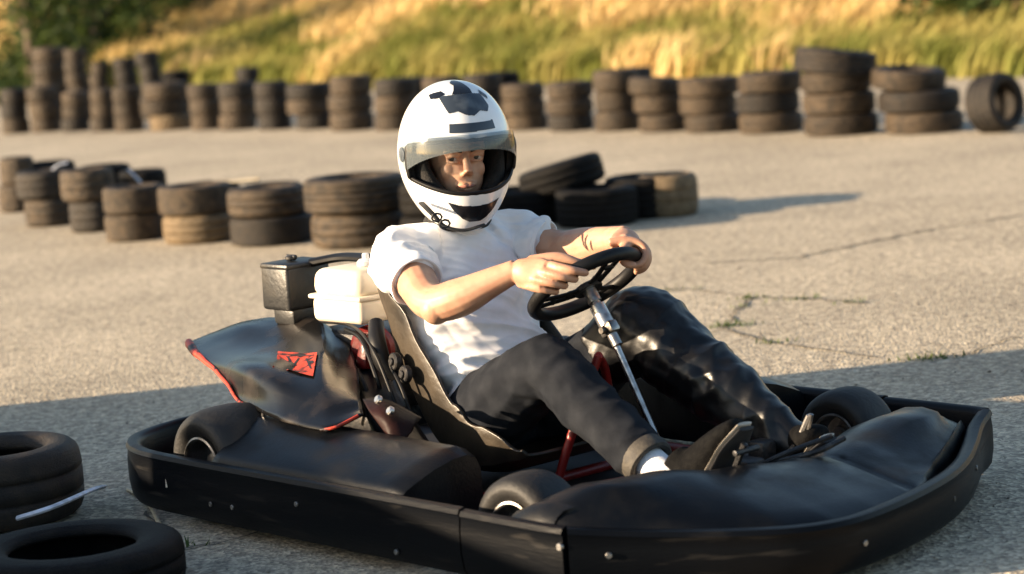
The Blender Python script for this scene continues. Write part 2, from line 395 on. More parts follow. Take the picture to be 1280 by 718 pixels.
def tree(name, base, h, wd, n_, label, group):
    t = empty(name, base, 0, label, 'tree', group)
    tk = MB(); tk.add(*tube([(0, 0, -.1), (.05, 0, h * .35), (0, .08, h * .7)], [.09, .07, .03], 8, 4))
    tips = []
    for k in range(7):
        a = k * 2.4; e = Vector((math.cos(a) * wd * .33, math.sin(a) * wd * .33, h * (.45 + .07 * k)))
        tk.add(*tube([(0, .02, h * .25 + .04 * k * h), e * .6 + Vector((0, 0, h * .15)), e], [.04, .025, .01], 6, 3)); tips.append(e)
    tk.build('trunk', M['bark'], t)
    v = []; f = []; cl = []
    for k in range(40):
        a = random.uniform(0, 6.28); q = random.random() ** .5; z = random.random()
        rr = wd * .5 * math.sin(math.pi * (.28 + .62 * z)) ** .6
        cl.append((Vector((math.cos(a) * q * rr, math.sin(a) * q * rr, h * (.03 + .95 * z))), random.uniform(.14, .3) * wd))
    for k in range(n_):
        c, r_ = random.choice(cl); d = Vector((random.gauss(0, 1), random.gauss(0, 1), random.gauss(0, 1))).normalized() * r_ * random.random() ** .4
        p = c + d; a = Vector((random.gauss(0, 1), random.gauss(0, 1), random.gauss(0, .6))).normalized(); b_ = a.orthogonal().normalized()
        s = random.uniform(.03, .065); b0 = len(v)
        v += [p - a * s * 1.5, p + b_ * s * .7, p + a * s * 1.5, p - b_ * s * .7]; f.append((b0, b0 + 1, b0 + 2, b0 + 3))
    me = bpy.data.meshes.new('crown'); me.from_pydata(v, [], f); link('crown', me, M['leaf'], t, False)
    return t
for u, v_, Y, h, wd, n_, lab in (
        (35, 70, 33, 2.6, 2.4, 3200, 'dark green bush at the far left edge behind the tall tyre stacks'),
        (118, 62, 36, 2.2, 2.0, 2600, 'low green bush just left of the tall trees beyond the tyre stacks'),
        (188, 50, 39, 2.9, 2.2, 4200, 'dark green tree behind the left end of the grass bank'),
        (262, 45, 41, 3.0, 2.4, 4200, 'broad green tree right of the dark tree on the left horizon'),
        (330, 25, 46, 2.6, 2.2, 3000, 'green tree at the right end of the left tree clump'),
        (415, 14, 50, 2.2, 2.0, 2000, 'small distant tree standing alone above the golden grass'),
        (1228, 68, 25, 1.15, 1.5, 2600, 'green bush at the right edge above the upright tyre')):
    P = gd(u, v_, Y); q_ = P - A0; zb_ = bank_z(q_.dot(bt), q_.dot(bn)) if q_.dot(bn) > 0 else 0; h = max(h, h + P.z - zb_); P.z = zb_
    tree('green_tree', P, h, wd, int(n_ * 1.7), lab, 'trees and bushes beyond the grass bank')

# added wall out of frame to the left: made up to shade the near ground
wl = MB(); wl.add(*rbox(.25, 3.9, .86, T(-3.3, 3.40, .425), .015, 2)); wl.add(*rbox(.25, 2.1, .66, T(-3.3, 6.402, .325), .015, 2)); wl.add(*rbox(.24, .15, 1.33, T(-3.3, 6.005, .655), .01, 2)); wl.add(*rbox(.32, .42, 1.45, T(-3.3, 6.28, .715), .015, 2))
tag(wl.build('shade_caster', M['concrete']), 'added unseen low wall with one tall pillar, casting shade from beyond the left edge', 'wall')

# ------------------------------------------------------------------ tyres
def tyre_mesh(name, style):
    # unit outer radius 1 and half width hw, axis z
    if style == 'car':
        hw = .38; pr = []
        outer = [(.915, -hw * .99), (.965, -hw * .90), (.985, -hw * .78)]
        for g in (-.52, -.18, .18, .52): outer += [(1.0, (g - .06) * hw * 1.1), (.972, (g - .04) * hw * 1.1), (.972, (g + .04) * hw * 1.1), (1.0, (g + .06) * hw * 1.1)]
        outer += [(.985, hw * .78), (.965, hw * .90), (.915, hw * .99)]
        side = [(.90, hw), (.82, hw * 1.04), (.72, hw * 1.03), (.66, hw * .95), (.62, hw * .84), (.60, hw * .72), (.63, hw * .62)]
    elif style == 'worn':
        hw = .42
        outer = [(.90, -hw * 1.0), (.955, -hw * .88), (.98, -hw * .74), (.995, -hw * .5)]
        for g in (-.3, .3): outer += [(1.0, (g - .05) * hw), (.972, (g - .03) * hw), (.972, (g + .03) * hw), (1.0, (g + .05) * hw)]
        outer += [(.995, hw * .5), (.98, hw * .74), (.955, hw * .88), (.90, hw * 1.0)]
        side = [(.86, hw * 1.04), (.76, hw * 1.08), (.66, hw * 1.02), (.60, hw * .88), (.57, hw * .72), (.60, hw * .6)]
    else:
        hw = .52
        outer = [(.88, -hw * 1.0), (.95, -hw * .88), (.985, -hw * .6), (1.0, -hw * .2), (1.0, hw * .2), (.985, hw * .6), (.95, hw * .88), (.88, hw * 1.0)]
        side = [(.80, hw * 1.05), (.70, hw * 1.03), (.60, hw * .93), (.55, hw * .8), (.54, hw * .66)]
    lower = [(r_, -z) for r_, z in side][::-1]
    inner = [(.80, hw * .55), (.90, hw * .3), (.90, -hw * .3), (.80, -hw * .55)]
    mb = MB(); mb.add(*lathe(outer + side + inner + lower, 56))
    me = bpy.data.meshes.new(name); me.from_pydata(mb.v, [], mb.f)
    bm = bmesh.new(); bm.from_mesh(me); bmesh.ops.recalc_face_normals(bm, faces=bm.faces); bm.to_mesh(me); bm.free()
    me.polygons.foreach_set('use_smooth', [True] * len(me.polygons)); return me, hw
TY = {}
for st in ('car', 'worn', 'slick'):
    for mk in ('ty_brown', 'ty_dark', 'ty_tan', 'ty_black'):
        me, hw = tyre_mesh('tyre_' + st, st); me.materials.append(M[mk]); TY[st, mk] = (me, hw)
def tyre(P, rad, half, tint, label, group, style='car', tilt=(0, 0), rz=None):
    me, hw = TY[style, 'ty_' + tint]
    o = bpy.data.objects.new('tyre', me); C.objects.link(o)
    o.scale = (rad, rad, half / (hw * 1.04)); o.location = P
    o.rotation_euler = (tilt[0], tilt[1], random.uniform(0, 6.28) if rz is None else rz)
    if tilt != (0, 0): o.rotation_euler = (Matrix.Rotation(tilt[0], 3, 'X') @ Matrix.Rotation(tilt[1], 3, 'Y')).to_euler()
    return tag(o, label, 'tyre', group)
ORD = ['first', 'second', 'third', 'fourth', 'fifth', 'sixth', 'seventh', 'eighth', 'ninth', 'tenth', 'eleventh', 'twelfth', 'thirteenth',
       'fourteenth', 'fifteenth', 'sixteenth', 'seventeenth', 'eighteenth', 'nineteenth', 'twentieth', 'twenty-first', 'twenty-second', 'twenty-third', 'twenty-fourth']
WORD = {'brown': 'dusty brown tyre', 'dark': 'dark worn tyre', 'tan': 'pale tan tyre', 'black': 'black tyre'}
def tier_word(k, n_):
    if n_ == 1: return 'the only tyre of'
    if k == 0: return 'bottom of'
    if k == n_ - 1: return 'topmost of'
    return ('middle of' if n_ == 3 else ORD[k] + ' tier of')
def stack(l_, r_, top, base, n_, where, group, tints=None, shifts=None, style=None, tilts=None, grow=1.0, back=0.0, wscale=None):
    u = (l_ + r_) / 2; g = gw(u, base); k0 = ppm(g); rad = (r_ - l_) / 2 / k0 * grow
    hz = (base - top) / k0; foresh = 2 * rad * .045; half = (hz - foresh) / n_ / 2
    c = g + Vector((g.x - 0, g.y, 0)).normalized() * rad + Vector((0, back, 0))
    for k in range(n_):
        tint = (tints[k] if tints else None) or random.choice(['brown', 'brown', 'brown', 'brown', 'dark'])
        sh = (shifts[k] if shifts else random.uniform(-2.0, 2.0)) / k0
        ws = wscale[k] if wscale else random.uniform(.95, 1.03)
        st = (style[k] if isinstance(style, list) else style) or random.choice(['car', 'worn', 'worn'])
        tl = tilts[k] if tilts and tilts[k] else (0, 0)
        dz = rad * abs(math.sin(tl[1])) * .6 if tl != (0, 0) else 0
        tyre((c.x + sh, c.y + random.uniform(-.01, .02), half * (2 * k + 1) + dz), rad * ws, half * .985, tint,
             f"{WORD[tint]}, {tier_word(k, n_)} {where}", group, st, tl)
FAR = [  # left, right, top, base, number, extras
    (4, 38, 110, 168, 3, {}), (39, 78, 108, 166, 3, {}), (79, 115, 114, 165, 3, {}), (115, 146, 110, 165, 3, {}), (145, 182, 108, 165, 3, {}),
    (180, 238, 102, 164, 3, dict(tints=['tan', 'brown', 'brown'], shifts=[6, -2, 2], wscale=[.92, 1.0, .95])),
    (237, 279, 104, 163, 3, {}), (275, 322, 102, 163, 3, dict(tints=['brown', 'brown', 'dark'])), (322, 365, 101, 163, 3, dict(tints=['dark', 'dark', 'dark'])),
    (361, 419, 103, 163, 3, dict(shifts=[6, -2, 0], wscale=[.85, .95, .98])), (415, 470, 93, 164, 3, {}), (470, 524, 97, 164, 3, {}),
    (530, 582, 95, 164, 3, {}), (582, 630, 92, 164, 3, dict(tints=['dark', 'dark', 'dark'])),
    (630, 686, 103, 164, 3, {}), (685, 744, 101, 165, 3, {}), (743, 802, 86, 165, 3, {}),
    (793, 860, 97, 166, 3, dict(shifts=[6, 0, -4], tilts=[None, (0, R(3)), (0, R(5))])), (852, 928, 95, 167, 3, dict(shifts=[3, -3, 0])), (924, 1005, 88, 168, 3, {})]
FGRP = 'tyres stacked in the far tyre wall'
for i, (l_, r_, t_, b_, n_, ex) in enumerate(FAR):
    stack(l_, r_, t_, b_, n_, f'the {ORD[i]} stack from the left, far tyre row', FGRP, **ex)
stack(1005, 1099, 86, 171, 3, 'the tall stack under the overhanging far tyre', FGRP, tints=['brown', 'brown', 'brown'], wscale=[1, .98, .95], shifts=[0, -1, -3])
g = gw(1052, 171); k0 = ppm(g)
tyre((g.x + 4 / k0, g.y + .27, (171 - 80) / k0), 52 / k0, .088, 'dark', 'dark tyre overhanging to the right on top of the tall far stack', FGRP, 'car', (0, R(9)))
stack(1102, 1206, 110, 169, 2, 'the far stack right of the overhanging tyre', FGRP, tints=['brown', 'dark'], wscale=[.95, 1.0], shifts=[2, -3])
g = gw(1152, 169); k0 = ppm(g)
tyre((g.x - 4 / k0, g.y + .28, (169 - 100) / k0), 47 / k0, .07, 'brown', 'dusty brown tyre lying tilted on top of the stack right of the tall stack', FGRP, 'worn', (R(4), R(4)))
g = gw(1248, 167); k0 = ppm(g)
up_t = tyre((g.x, g.y + .08, 37 / k0), 37 / k0, .115, 'dark', 'dark tyre standing upright on its tread at the right end of the far wall', FGRP, 'car', (R(80), R(40)))
# second, taller row behind on the left
BACK = [(46, 88, 58, 152, 5, ['brown', 'brown', 'brown', 'brown', 'brown']), (88, 117, 60, 152, 6, ['brown'] * 6), (119, 141, 78, 152, 5, ['brown'] * 5), (147, 176, 72, 150, 5, ['dark'] * 5), (178, 206, 64, 150, 5, ['dark'] * 5),
        (64, 104, 62, 148, 5, ['black'] * 5), (206, 240, 88, 150, 4, ['black'] * 4), (298, 327, 84, 150, 4, ['dark'] * 4), (600, 652, 90, 152, 3, ['black'] * 3), (770, 822, 84, 152, 3, ['dark'] * 3), (500, 540, 96, 152, 3, ['dark'] * 3)]
BW = ['the tall stack rising leftmost behind the far row', 'the slim stack second from left behind the far row', 'the narrow stack third from left behind the far row',
      'the stack fourth from left behind the far row', 'the stack fifth from left behind the far row', 'the stack tucked behind the two leftmost tall stacks',
      'the low black stack sixth from left behind', 'the lone stack peeking over the eighth far stack', 'the stack just right of the helmet behind',
      'the stack showing right of the seventeenth far stack', 'the stack just left of the helmet behind']
for (l_, r_, t_, b_, n_, tn), wd in zip(BACK, BW):
    stack(l_, r_, t_, b_, n_, wd, 'tyres stacked behind the far tyre wall', tints=tn)
MID = [(5, 44, 196, 266, 2, {}), (30, 92, 212, 285, 2, dict(shifts=[4, -2], wscale=[.96, 1])), (86, 148, 210, 292, 2, dict(shifts=[4, -2], wscale=[.95, 1])), (136, 208, 231, 303, 2, dict(tints=['brown', 'brown'])),
       (205, 296, 229, 306, 2, dict(tints=['tan', 'brown'], shifts=[3, -1])), (290, 390, 232, 309, 2, dict(tints=['dark', 'brown'], shifts=[2, -1])),
       (387, 512, 218, 313, 2, dict(tints=['brown', 'brown'], shifts=[4, 0], style=['worn', 'car'], wscale=[.97, 1.0])), (505, 610, 224, 312, 2, dict(tints=['black', 'black']))]
MGRP = 'tyres stacked in the middle tyre row'
for i, (l_, r_, t_, b_, n_, ex) in enumerate(MID):
    stack(l_ - 3, r_ + 3, t_, b_, n_, f'the {ORD[i]} pair from left, middle tyre row', MGRP, **ex)
for u, b_, t_, wd, lab in ((60, 262, 200, 66, 'dark tyre behind the second pair of the middle row'), (130, 266, 204, 66, 'dark tyre behind the third pair of the middle row'), (178, 272, 210, 60, 'dark tyre behind the fourth pair under the blue strap'),
                           (262, 284, 226, 76, 'dark tyre behind the fifth pair of the middle row'), (340, 286, 228, 80, 'dark tyre behind the sixth pair of the middle row')):
    g = gw(u, b_); k0 = ppm(g); tyre((g.x, g.y + wd / 2 / k0, (b_ - t_ - 4) / k0 - .09), wd / 2 / k0, .085, 'black', lab, MGRP, 'worn')
    tyre((g.x, g.y + wd / 2 / k0, .09), wd / 2 / k0, .085, 'black', lab.replace('dark tyre', 'black tyre on the ground'), MGRP, 'worn')
# pile right of the driver
PG = 'tyres of the loose pile right of the driver'
def lying(u, base, wpx, z0, hpx, tint, lab, tilt=(0, 0), style='car', dy=0):
    g = gw(u, base); k0 = ppm(g); rad = wpx / 2 / k0; hf = hpx / k0 / 2
    return tyre((g.x, g.y + rad + dy, z0 + hf), rad, hf, tint, lab, PG, style, tilt)
lying(655, 285, 110, 0, 45, 'black', 'black tyre lying lowest beside the driver shoulder in the loose pile')
lying(750, 286, 106, 0, 48, 'black', 'black tyre lying on the ground at the front of the loose pile')
lying(808, 275, 96, 0, 52, 'black', 'black tyre lying behind the front one in the loose pile')
lying(838, 273, 80, 0, 52, 'tan', 'pale dusty tyre forming the sunlit right end of the loose pile', style='worn')
lying(702, 276, 100, 0, 46, 'black', 'black tyre lying under the leaning one in the loose pile', dy=.12)
g = gw(700, 282); k0 = ppm(g)
P_ = gd(702, 221, g.y + .22)
tyre(P_, 55 / k0, .074, 'black', 'black tyre leaning tilted on top of the loose pile', PG, 'worn', (R(-4), R(-13)))
# near tyres at the lower left corner
NG = 'tyres in the lower left foreground'
g = gw(48, 652)
tyre((g.x - .115, g.y + .06, .098), .225, .092, 'dark', 'dark dusty tyre lying by the left edge under the pale strap', NG, 'worn')
g = gw(150, 716)
tyre((g.x - .07, g.y - .17, .06), .245, .06, 'black', 'black tyre lying flat in the bottom left corner nearest the camera', NG, 'worn')
sb = MB(); a_, b_, c_ = gw(22, 648, .10), gw(66, 634, .12), gw(112, 614, .10)
sb.add(*tube([a_, b_, c_, gw(128, 609, .05)], [(.006, .012)] * 4, 8, 6)); tag(sb.build('tie_strap', M['band']), 'pale blue strap running across the lower left tyre', 'strap')
sb = MB(); sb.add(*tube([gw(160, 612, .004), gw(178, 622, .012), gw(190, 636, .01), gw(199, 655, .004)], .006, 8, 6))
tag(sb.build('plastic_strip', mat('strip_tan', (.55, .45, .30), .5, (.4, .32, .2), 30)), 'curved tan plastic strip lying on the ground by the rear bumper', 'strip')
for pts, lab, rr in (([(160, 212, .36), (172, 224, .37), (182, 236, .33)], 'pale blue strap hanging over the fourth pair of the middle row', .012),
                     ([(66, 212, .33), (74, 206, .37), (84, 204, .36)], 'pale blue strap lying on the second pair of the middle row', .012)):
    g0 = gw(pts[0][0], 285); sb = MB(); sb.add(*tube([gd(u, v_, g0.y + .05) for u, v_, _ in pts], [(.006, rr * 1.6)] * 3, 8, 5))
    tag(sb.build('tie_strap', M['band']), lab, 'strap')
g0 = gw(290, 290); sb = MB(); sb.add(*tube([gd(266, 227, g0.y + .2), gd(295, 227, g0.y + .2), gd(324, 224, g0.y + .2)], [(.012, .04)] * 3, 8, 4))
tag(sb.build('plank', mat('pale_wood', (.62, .52, .36), .7, (.5, .4, .26), 20)), 'short pale plank laid on top of the fifth and sixth tyre pairs', 'plank')

# ------------------------------------------------------------------ kart
kart = empty('go_kart', KO, -KYAW, 'black rental go-kart with red trimmed rear cover and surrounding bumper, driver aboard', 'go-kart')
def kb(mb, name, mt, parent=kart, **kw): return mb.build(name, M[mt], parent, **kw)
# bumper band
def band_sweep(path, z0f, z1f, sub=8):
    P = crom([Vector((x, y, 0)) for x, y in path], sub); N = len(P); rows = []
    for i, p in enumerate(P):
        t = (P[min(i + 1, N - 1)] - P[max(i - 1, 0)]).normalized(); o = Vector((t.y, -t.x, 0))
        z0, z1 = z0f(p), z1f(p); h = z1 - z0
        prof = [(-.004, z0), (.006, z0 + h * .10), (.012, z0 + h * .35), (.012, z0 + h * .70), (.009, z1 - .018), (.013, z1 - .010), (.008, z1), (-.006, z1 + .003), (-.02, z1 - .002), (-.027, z1 - .012), (-.027, z0 + h * .5), (-.020, z0), (-.004, z0)]
        rows.append([p + o * a + Vector((0, 0, z)) for a, z in prof])
    v, f = grid(rows)
    m_ = len(rows[0]); f.append(tuple(range(m_ - 1))); f.append(tuple((N - 1) * m_ + i for i in range(m_ - 1))[::-1])
    return v, f
z0s = lambda p: .032; z1s = lambda p: .178
def z1n(p): return .142 + .032 * min(1, (abs(p.y) / .69) ** 4)
for s in (1, -1):   # s=1: right side (negative y)
    pth = [(-.45, -.02 * s), (-.45, -.30 * s), (-.425, -.46 * s), (-.35, -.60 * s), (-.20, -.685 * s), (.05, -.702 * s), (.55, -.702 * s), (1.061, -.702 * s)]
    mb = MB(); mb.add(*band_sweep(pth if s == 1 else pth[::-1], z0s, z1s)); sbp = kb(mb, 'side_bumper', 'bumper_plastic')
    pth = [(1.066, -.702 * s), (1.2, -.704 * s), (1.33, -.702 * s), (1.372, -.697 * s)]
    mb = MB(); mb.add(*band_sweep(pth if s == 1 else pth[::-1], z0s, lambda p: .175)); cbp = kb(mb, 'corner_bumper', 'bumper_plastic')
    if s == 1:
        for (u, v_) in ((292, 634), (372, 630), (497, 690), (265, 630)):
            p = ky(u, v_, -.712); q = MB(); q.add(*disc_solid(.006, .007, aim(p + Vector((0, -.003, 0)), (0, -1, 0)), 14)); kb(q, 'bolt', 'rim_metal', sbp)
        p = ky(211, 601, -.70); q = MB(); q.add(*disc_solid(.016, .006, aim(Vector((p.x, -.705, p.z)), (0.1, -1, 0)) @ Matrix.Diagonal((.55, 1, 1, 1)), 18)); kb(q, 'slot', 'cavity', sbp)
        q = MB(); q.add(*tube([(p.x + .004, -.708, p.z + .012), (p.x + .007, -.712, p.z - .014)], .0035, 8, 2)); kb(q, 'hook', 'metal', sbp)
        p = ky(700, 684, -.712); q = MB(); q.add(*disc_solid(.008, .008, aim(p, (0, -1, 0)), 14)); kb(q, 'bolt', 'rim_metal', cbp)
FRONT = [(1.376, -.694), (1.43, -.63), (1.51, -.545), (1.60, -.455), (1.685, -.35), (1.722, -.24), (1.712, -.09), (1.678, .07), (1.632, .22), (1.572, .35), (1.495, .48), (1.42, .60), (1.378, .692)]
pth = FRONT
mb = MB(); mb.add(*band_sweep(pth, lambda p: .03, z1n)); fbp = kb(mb, 'front_bumper', 'bumper_plastic')
for (x, y, z, d) in ((1.43, -.632, .115, (.65, -.75, 0)), (1.722, -.2, .085, (1, -.1, 0)), (1.636, .2, .085, (.95, .3, 0)), (1.53, .42, .10, (.85, .5, 0))):
    d = Vector(d).normalized(); q = MB(); q.add(*disc_solid(.0065, .008, aim(Vector((x, y, z)) + d * .013, d), 14)); kb(q, 'bolt', 'rim_metal', fbp)
# nose cone
def lerp_tab(tab, x):
    if x <= tab[0][0]: return tab[0][1]
    for (a, p), (b_, q) in zip(tab, tab[1:]):
        if x <= b_:
            t = (x - a) / (b_ - a); t = t * t * (3 - 2 * t); return p + (q - p) * t
    return tab[-1][1]
FT = [(b_, a) for a, b_ in FRONT]
def xfront(y):
    for (y0, x0), (y1, x1) in zip(FT, FT[1:]):
        if y <= y1: return x0 + (x1 - x0) * max(0, y - y0) / (y1 - y0)
    return FT[-1][1]
ZR = [(-.70, .165), (-.66, .205), (-.56, .236), (-.4, .230), (-.2, .203), (0, .186), (.09, .178), (.2, .190), (.38, .212), (.50, .208), (.58, .180), (.64, .125)]
XR = [(-.70, 1.29), (-.5, 1.37), (0, 1.42), (.4, 1.37), (.7, 1.26)]
rows = []
for i in range(85):
    y = -.69 + 1.33 * i / 84; zr = lerp_tab(ZR, y); xr = lerp_tab(XR, y); xf = xfront(y) - .034; zb = .118 + .045 * min(1, (abs(y) / .66) ** 2)
    seam = math.exp(-((y - .09) / .010) ** 2) * .008; gk = max(0, min(1, (y - .10) / .16)) * .55 * max(0, min(1, (.64 - y) / .25))
    v1 = .012 * math.sin(max(0, min(1, (y - .12) / .5)) * math.pi)
    zb = min(zb, zr - .022)
    rows.append([Vector((xr - .17, y * .97, .085)), Vector((xr - .155, y * .98, zr * .55 + .03)), Vector((xr - .12, y * .99, zr - .028)), Vector((xr - .06, y, zr - .004 - seam)), Vector((xr - .01, y, zr + .001 - seam)),
                 Vector((xr + .035, y, zr - .006 - seam)), Vector((xr + (xf - xr) * .45, y, zr + (zb - zr) * .34 - v1 - seam)), Vector((xr + (xf - xr) * .75, y, zr + (zb - zr) * .62 - v1 * 1.4 - seam)),
                 Vector((xf - .012 - .026 * gk, y, zb + .012 + .020 * gk - seam)), Vector((xf - .030 * gk, y, zb - .004 * gk)), Vector((xf - .042 * gk, y, zb - .05))])
v, f = grid(rows); n_ = len(rows[0]); f += [tuple(range(n_)), tuple(84 * n_ + k for k in range(n_))[::-1]]
mb = MB(); mb.add(v, f); kb(mb, 'nose_cone', 'black_plastic', angle=55)
# side pods
for s in (1, -1):
    rows = []
    for i in range(25):
        t = i / 24; x0 = .02; x = x0 + .80 * t; e = min(1, min(t, 1 - t) / .03); k = .93 + .07 * e; lean = .09 * (1 - t) ** 6
        sc = .012 * (1 - t)
        pr = [(-.43, .07), (-.435, .205 + sc), (-.448, .232 + sc), (-.475, .243 + sc), (-.515, .240 + sc), (-.57, .226), (-.62, .207), (-.655, .192), (-.668, .18), (-.672, .15), (-.672, .07)]
        rows.append([Vector((x + lean * (-.43 - y) * 3.4 * 1.0 * (1 if 1 else 0), y * s, z * k)) for y, z in pr])
    v, f = grid(rows); n_ = len(rows[0]); f += [tuple(range(n_)), tuple(24 * n_ + k for k in range(n_))[::-1]]
    mb = MB(); mb.add(v, f); kb(mb, 'side_pod', 'black_plastic', angle=50)
# wheels
def wheel(x, y, r_, wd, s, steer=0.0):
    Mx = T(x, y, r_ + .001) @ Matrix.Rotation(steer, 4, 'Z')
    we = bpy.data.objects.new('wheel', None); C.objects.link(we); we.parent = kart; we.matrix_local = Mx; we.empty_display_size = .1
    h = wd / 2; ri = r_ * .50
    prof = [(r_ * .80, -h), (r_ * .90, -h * .90), (r_ * .955, -h * .74), (r_ * .985, -h * .5), (r_, -h * .2), (r_, h * .2), (r_ * .985, h * .5), (r_ * .955, h * .74), (r_ * .90, h * .90), (r_ * .80, h), (r_ * .70, h * 1.0), (r_ * .60, h * .93), (ri, h * .80), (ri * .98, h * .6), (ri * .98, -h * .6), (ri, -h * .80), (r_ * .60, -h * .93), (r_ * .74, -h * 1.02)]
    mb = MB(); mb.add(*lathe(prof, 44, 'y')); kb(mb, 'tyre', 'rubber', we)
    rp_ = [(ri * 1.06, h * .86), (ri * 1.07, h * .95), (ri * 1.0, h * .97), (ri * .93, h * .93), (ri * .88, h * .6), (ri * .8, h * .35), (ri * .45, h * .3), (ri * .4, h * .55), (ri * .15, h * .6), (.001, h * .6)]
    mb = MB()
    for sg in (1, -1): mb.add(*lathe([(a, sg * z) for a, z in rp_], 32, 'y', close=False))
    kb(mb, 'rim', 'rim_metal', we)
    return we
wheel(0, -.545, .14, .19, 1); wheel(0, .545, .14, .19, -1)
wheel(1.09, -.535, .114, .13, 1, R(6)); wheel(1.075, .535, .114, .13, -1, R(6))
# chassis
mb = MB(); mb.add(*rbox(1.75, .84, .012, T(.5, 0, .045), .004, 1)); kb(mb, 'floor_tray', 'cavity', smooth=False)
fr = MB()
for s in (1, -1):
    fr.add(*tube([(-.42, .30 * s, .07), (.2, .33 * s, .07), (.75, .34 * s, .07), (1.1, .22 * s, .07), (1.38, .2 * s, .07)], .016, 10, 6))
    fr.add(*tube([(.05, .33 * s, .07), (.05, .64 * s, .10), (.8, .64 * s, .10), (.8, .34 * s, .07)], .012, 8, 3))
fr.add(*tube([(-.42, -.3, .07), (-.42, .3, .07)], .016, 10, 2)); fr.add(*tube([(1.38, -.2, .07), (1.38, .2, .07)], .016, 10, 2)); fr.add(*tube([(.62, -.34, .06), (.62, .34, .06)], .014, 10, 2))
fr.add(*tube([(.86, -.3, .07), (.88, -.16, .09), (.90, 0, .09), (.88, .16, .09), (.86, .3, .07)], .014, 10, 5))
kb(fr, 'frame', 'red_paint')
ax = MB(); ax.add(*tube([(0, -.5, .14), (0, .5, .14)], .02, 12, 2)); kb(ax, 'rear_axle', 'dark_metal')
ax = MB(); ax.add(*tube([(1.075, -.47, .114), (1.06, -.2, .09), (1.06, .2, .09), (1.075, .47, .114)], .014, 10, 3)); kb(ax, 'front_axle', 'dark_metal')
rs = MB(); rs.add(*tube([ky(699, 596, -.10), ky(712, 552, -.08), ky(748, 445, -.02)], .011, 10, 5)); rs.add(*tube([ky(748, 445, -.02), ky(758, 470, .05), ky(770, 560, .12)], .011, 10, 5)); kb(rs, 'steering_hoop', 'red_paint')
# steering
SA = R(56); av = Vector((math.sin(SA), 0, math.cos(SA))); bv = Vector((0, 1, 0)); wc = Vector((.745, 0, .543)); wn = Vector((-math.cos(SA), 0, math.sin(SA))); WR = .137
def rimp(t, k=1.0): return wc + (av * math.cos(R(t)) + bv * math.sin(R(t))) * WR * k
swh = empty('steering_wheel'); swh.parent = kart
mb = MB(); mb.add(*tube([rimp(t) for t in range(0, 360, 6)], .0165, 14, 1, closed=True)); kb(mb, 'rim', 'trim', swh)
mb = MB()
for t in (0, 118, 242):
    d = (rimp(t) - wc).normalized(); sd = wn.cross(d)
    for off in (-.016, .016): mb.add(*tube([wc + d * .012 + sd * off - wn * .012, wc + d * .06 + sd * off * .8 - wn * .010, rimp(t) + sd * off * 1.3], [(.005, .008)] * 3, 10, 4, up=wn))
    mb.add(*tube([wc + d * .05 - sd * .016 - wn * .01, wc + d * .05 + sd * .016 - wn * .01], [(.005, .010)] * 2, 8, 2, up=wn)); mb.add(*tube([wc + d * .09 - sd * .016 - wn * .008, wc + d * .09 + sd * .016 - wn * .008], [(.005, .008)] * 2, 8, 2, up=wn))
kb(mb, 'spokes', 'trim', swh)
mb = MB(); mb.add(*disc_solid(.036, .014, aim(wc - wn * .012, wn), 28)); kb(mb, 'hub', 'dark_metal', swh)
mb = MB(); mb.add(*tube([wc - wn * .015, wc - wn * .05], [.017, .017], 16, 2)); mb.add(*tube([wc - wn * .05, wc - wn * .062], [.012, .013], 16, 2)); mb.add(*tube([wc - wn * .06, wc - wn * .115], [.019, .020], 16, 2)); kb(mb, 'column_boss', 'metal')
cpt = wc - wn * .125
mb = MB(); mb.add(*rbox(.030, .046, .030, aim(cpt, wn), .007, 2)); mb.add(*disc_solid(.009, .056, aim(cpt, (0, 1, 0)), 14)); mb.add(*tube([cpt - wn * .012, cpt - wn * .045], .013, 10, 2)); kb(mb, 'column_bracket', 'rim_metal')
mb = MB(); mb.add(*tube([cpt, ky(833, 574, .0), Vector((1.02, 0, .10))], .0085, 12, 4)); kb(mb, 'steering_column', 'metal')
# seat
def seat_sec(y_):
    pass
prof = [(.93 - .93 + .19, .53), (.225, .44), (.27, .33), (.33, .22), (.40, .14), (.50, .10), (.60, .105), (.68, .135), (.72, .16)]
pr = crom([Vector((x, 0, z)) for x, z in prof], 5); N = len(pr); rows = []
for i, p in enumerate(pr):
    t = (pr[min(i + 1, N - 1)] - pr[max(i - 1, 0)]).normalized(); nr = Vector((-t.z, 0, t.x))  # toward the driver
    if nr.dot(Vector((1, 0, 1))) < 0: nr = -nr
    q = i / (N - 1); row = []
    wd = .195 + .015 * math.sin(q * 3.1); wing = lerp_tab([(0, .055), (.15, .11), (.35, .15), (.55, .16), (.75, .12), (1, .02)], q)
    for k in range(23):
        a = -1 + 2 * k / 22; s_ = abs(a); yv = wd * (a / .62 if s_ < .62 else math.copysign(1 + .06 * (s_ - .62) / .38, a))
        lift = 0 if s_ < .45 else ((s_ - .45) / .55) ** 1.5 * wing * (1.0 if s_ >= .62 else .9)
        row.append(p + Vector((0, yv, 0)) + nr * lift)
    rows.append(row)
mb = MB(); mb.add(*grid(rows)); st = kb(mb, 'seat', 'seat')
md = st.modifiers.new('s', 'SOLIDIFY'); md.thickness = .009; md.offset = 0; ms = st.modifiers.new('b', 'BEVEL'); ms.width = .003; ms.segments = 2; applied(st)
for (u, v_) in ((494, 452), (507, 468)):
    p = ky(u, v_, -.245); q = MB(); q.add(*disc_solid(.022, .018, aim(p, (-.2, -1, .1)), 20)); q.add(*disc_solid(.010, .03, aim(p, (-.2, -1, .1)), 12)); kb(q, 'seat_knob', 'dark_metal', st)
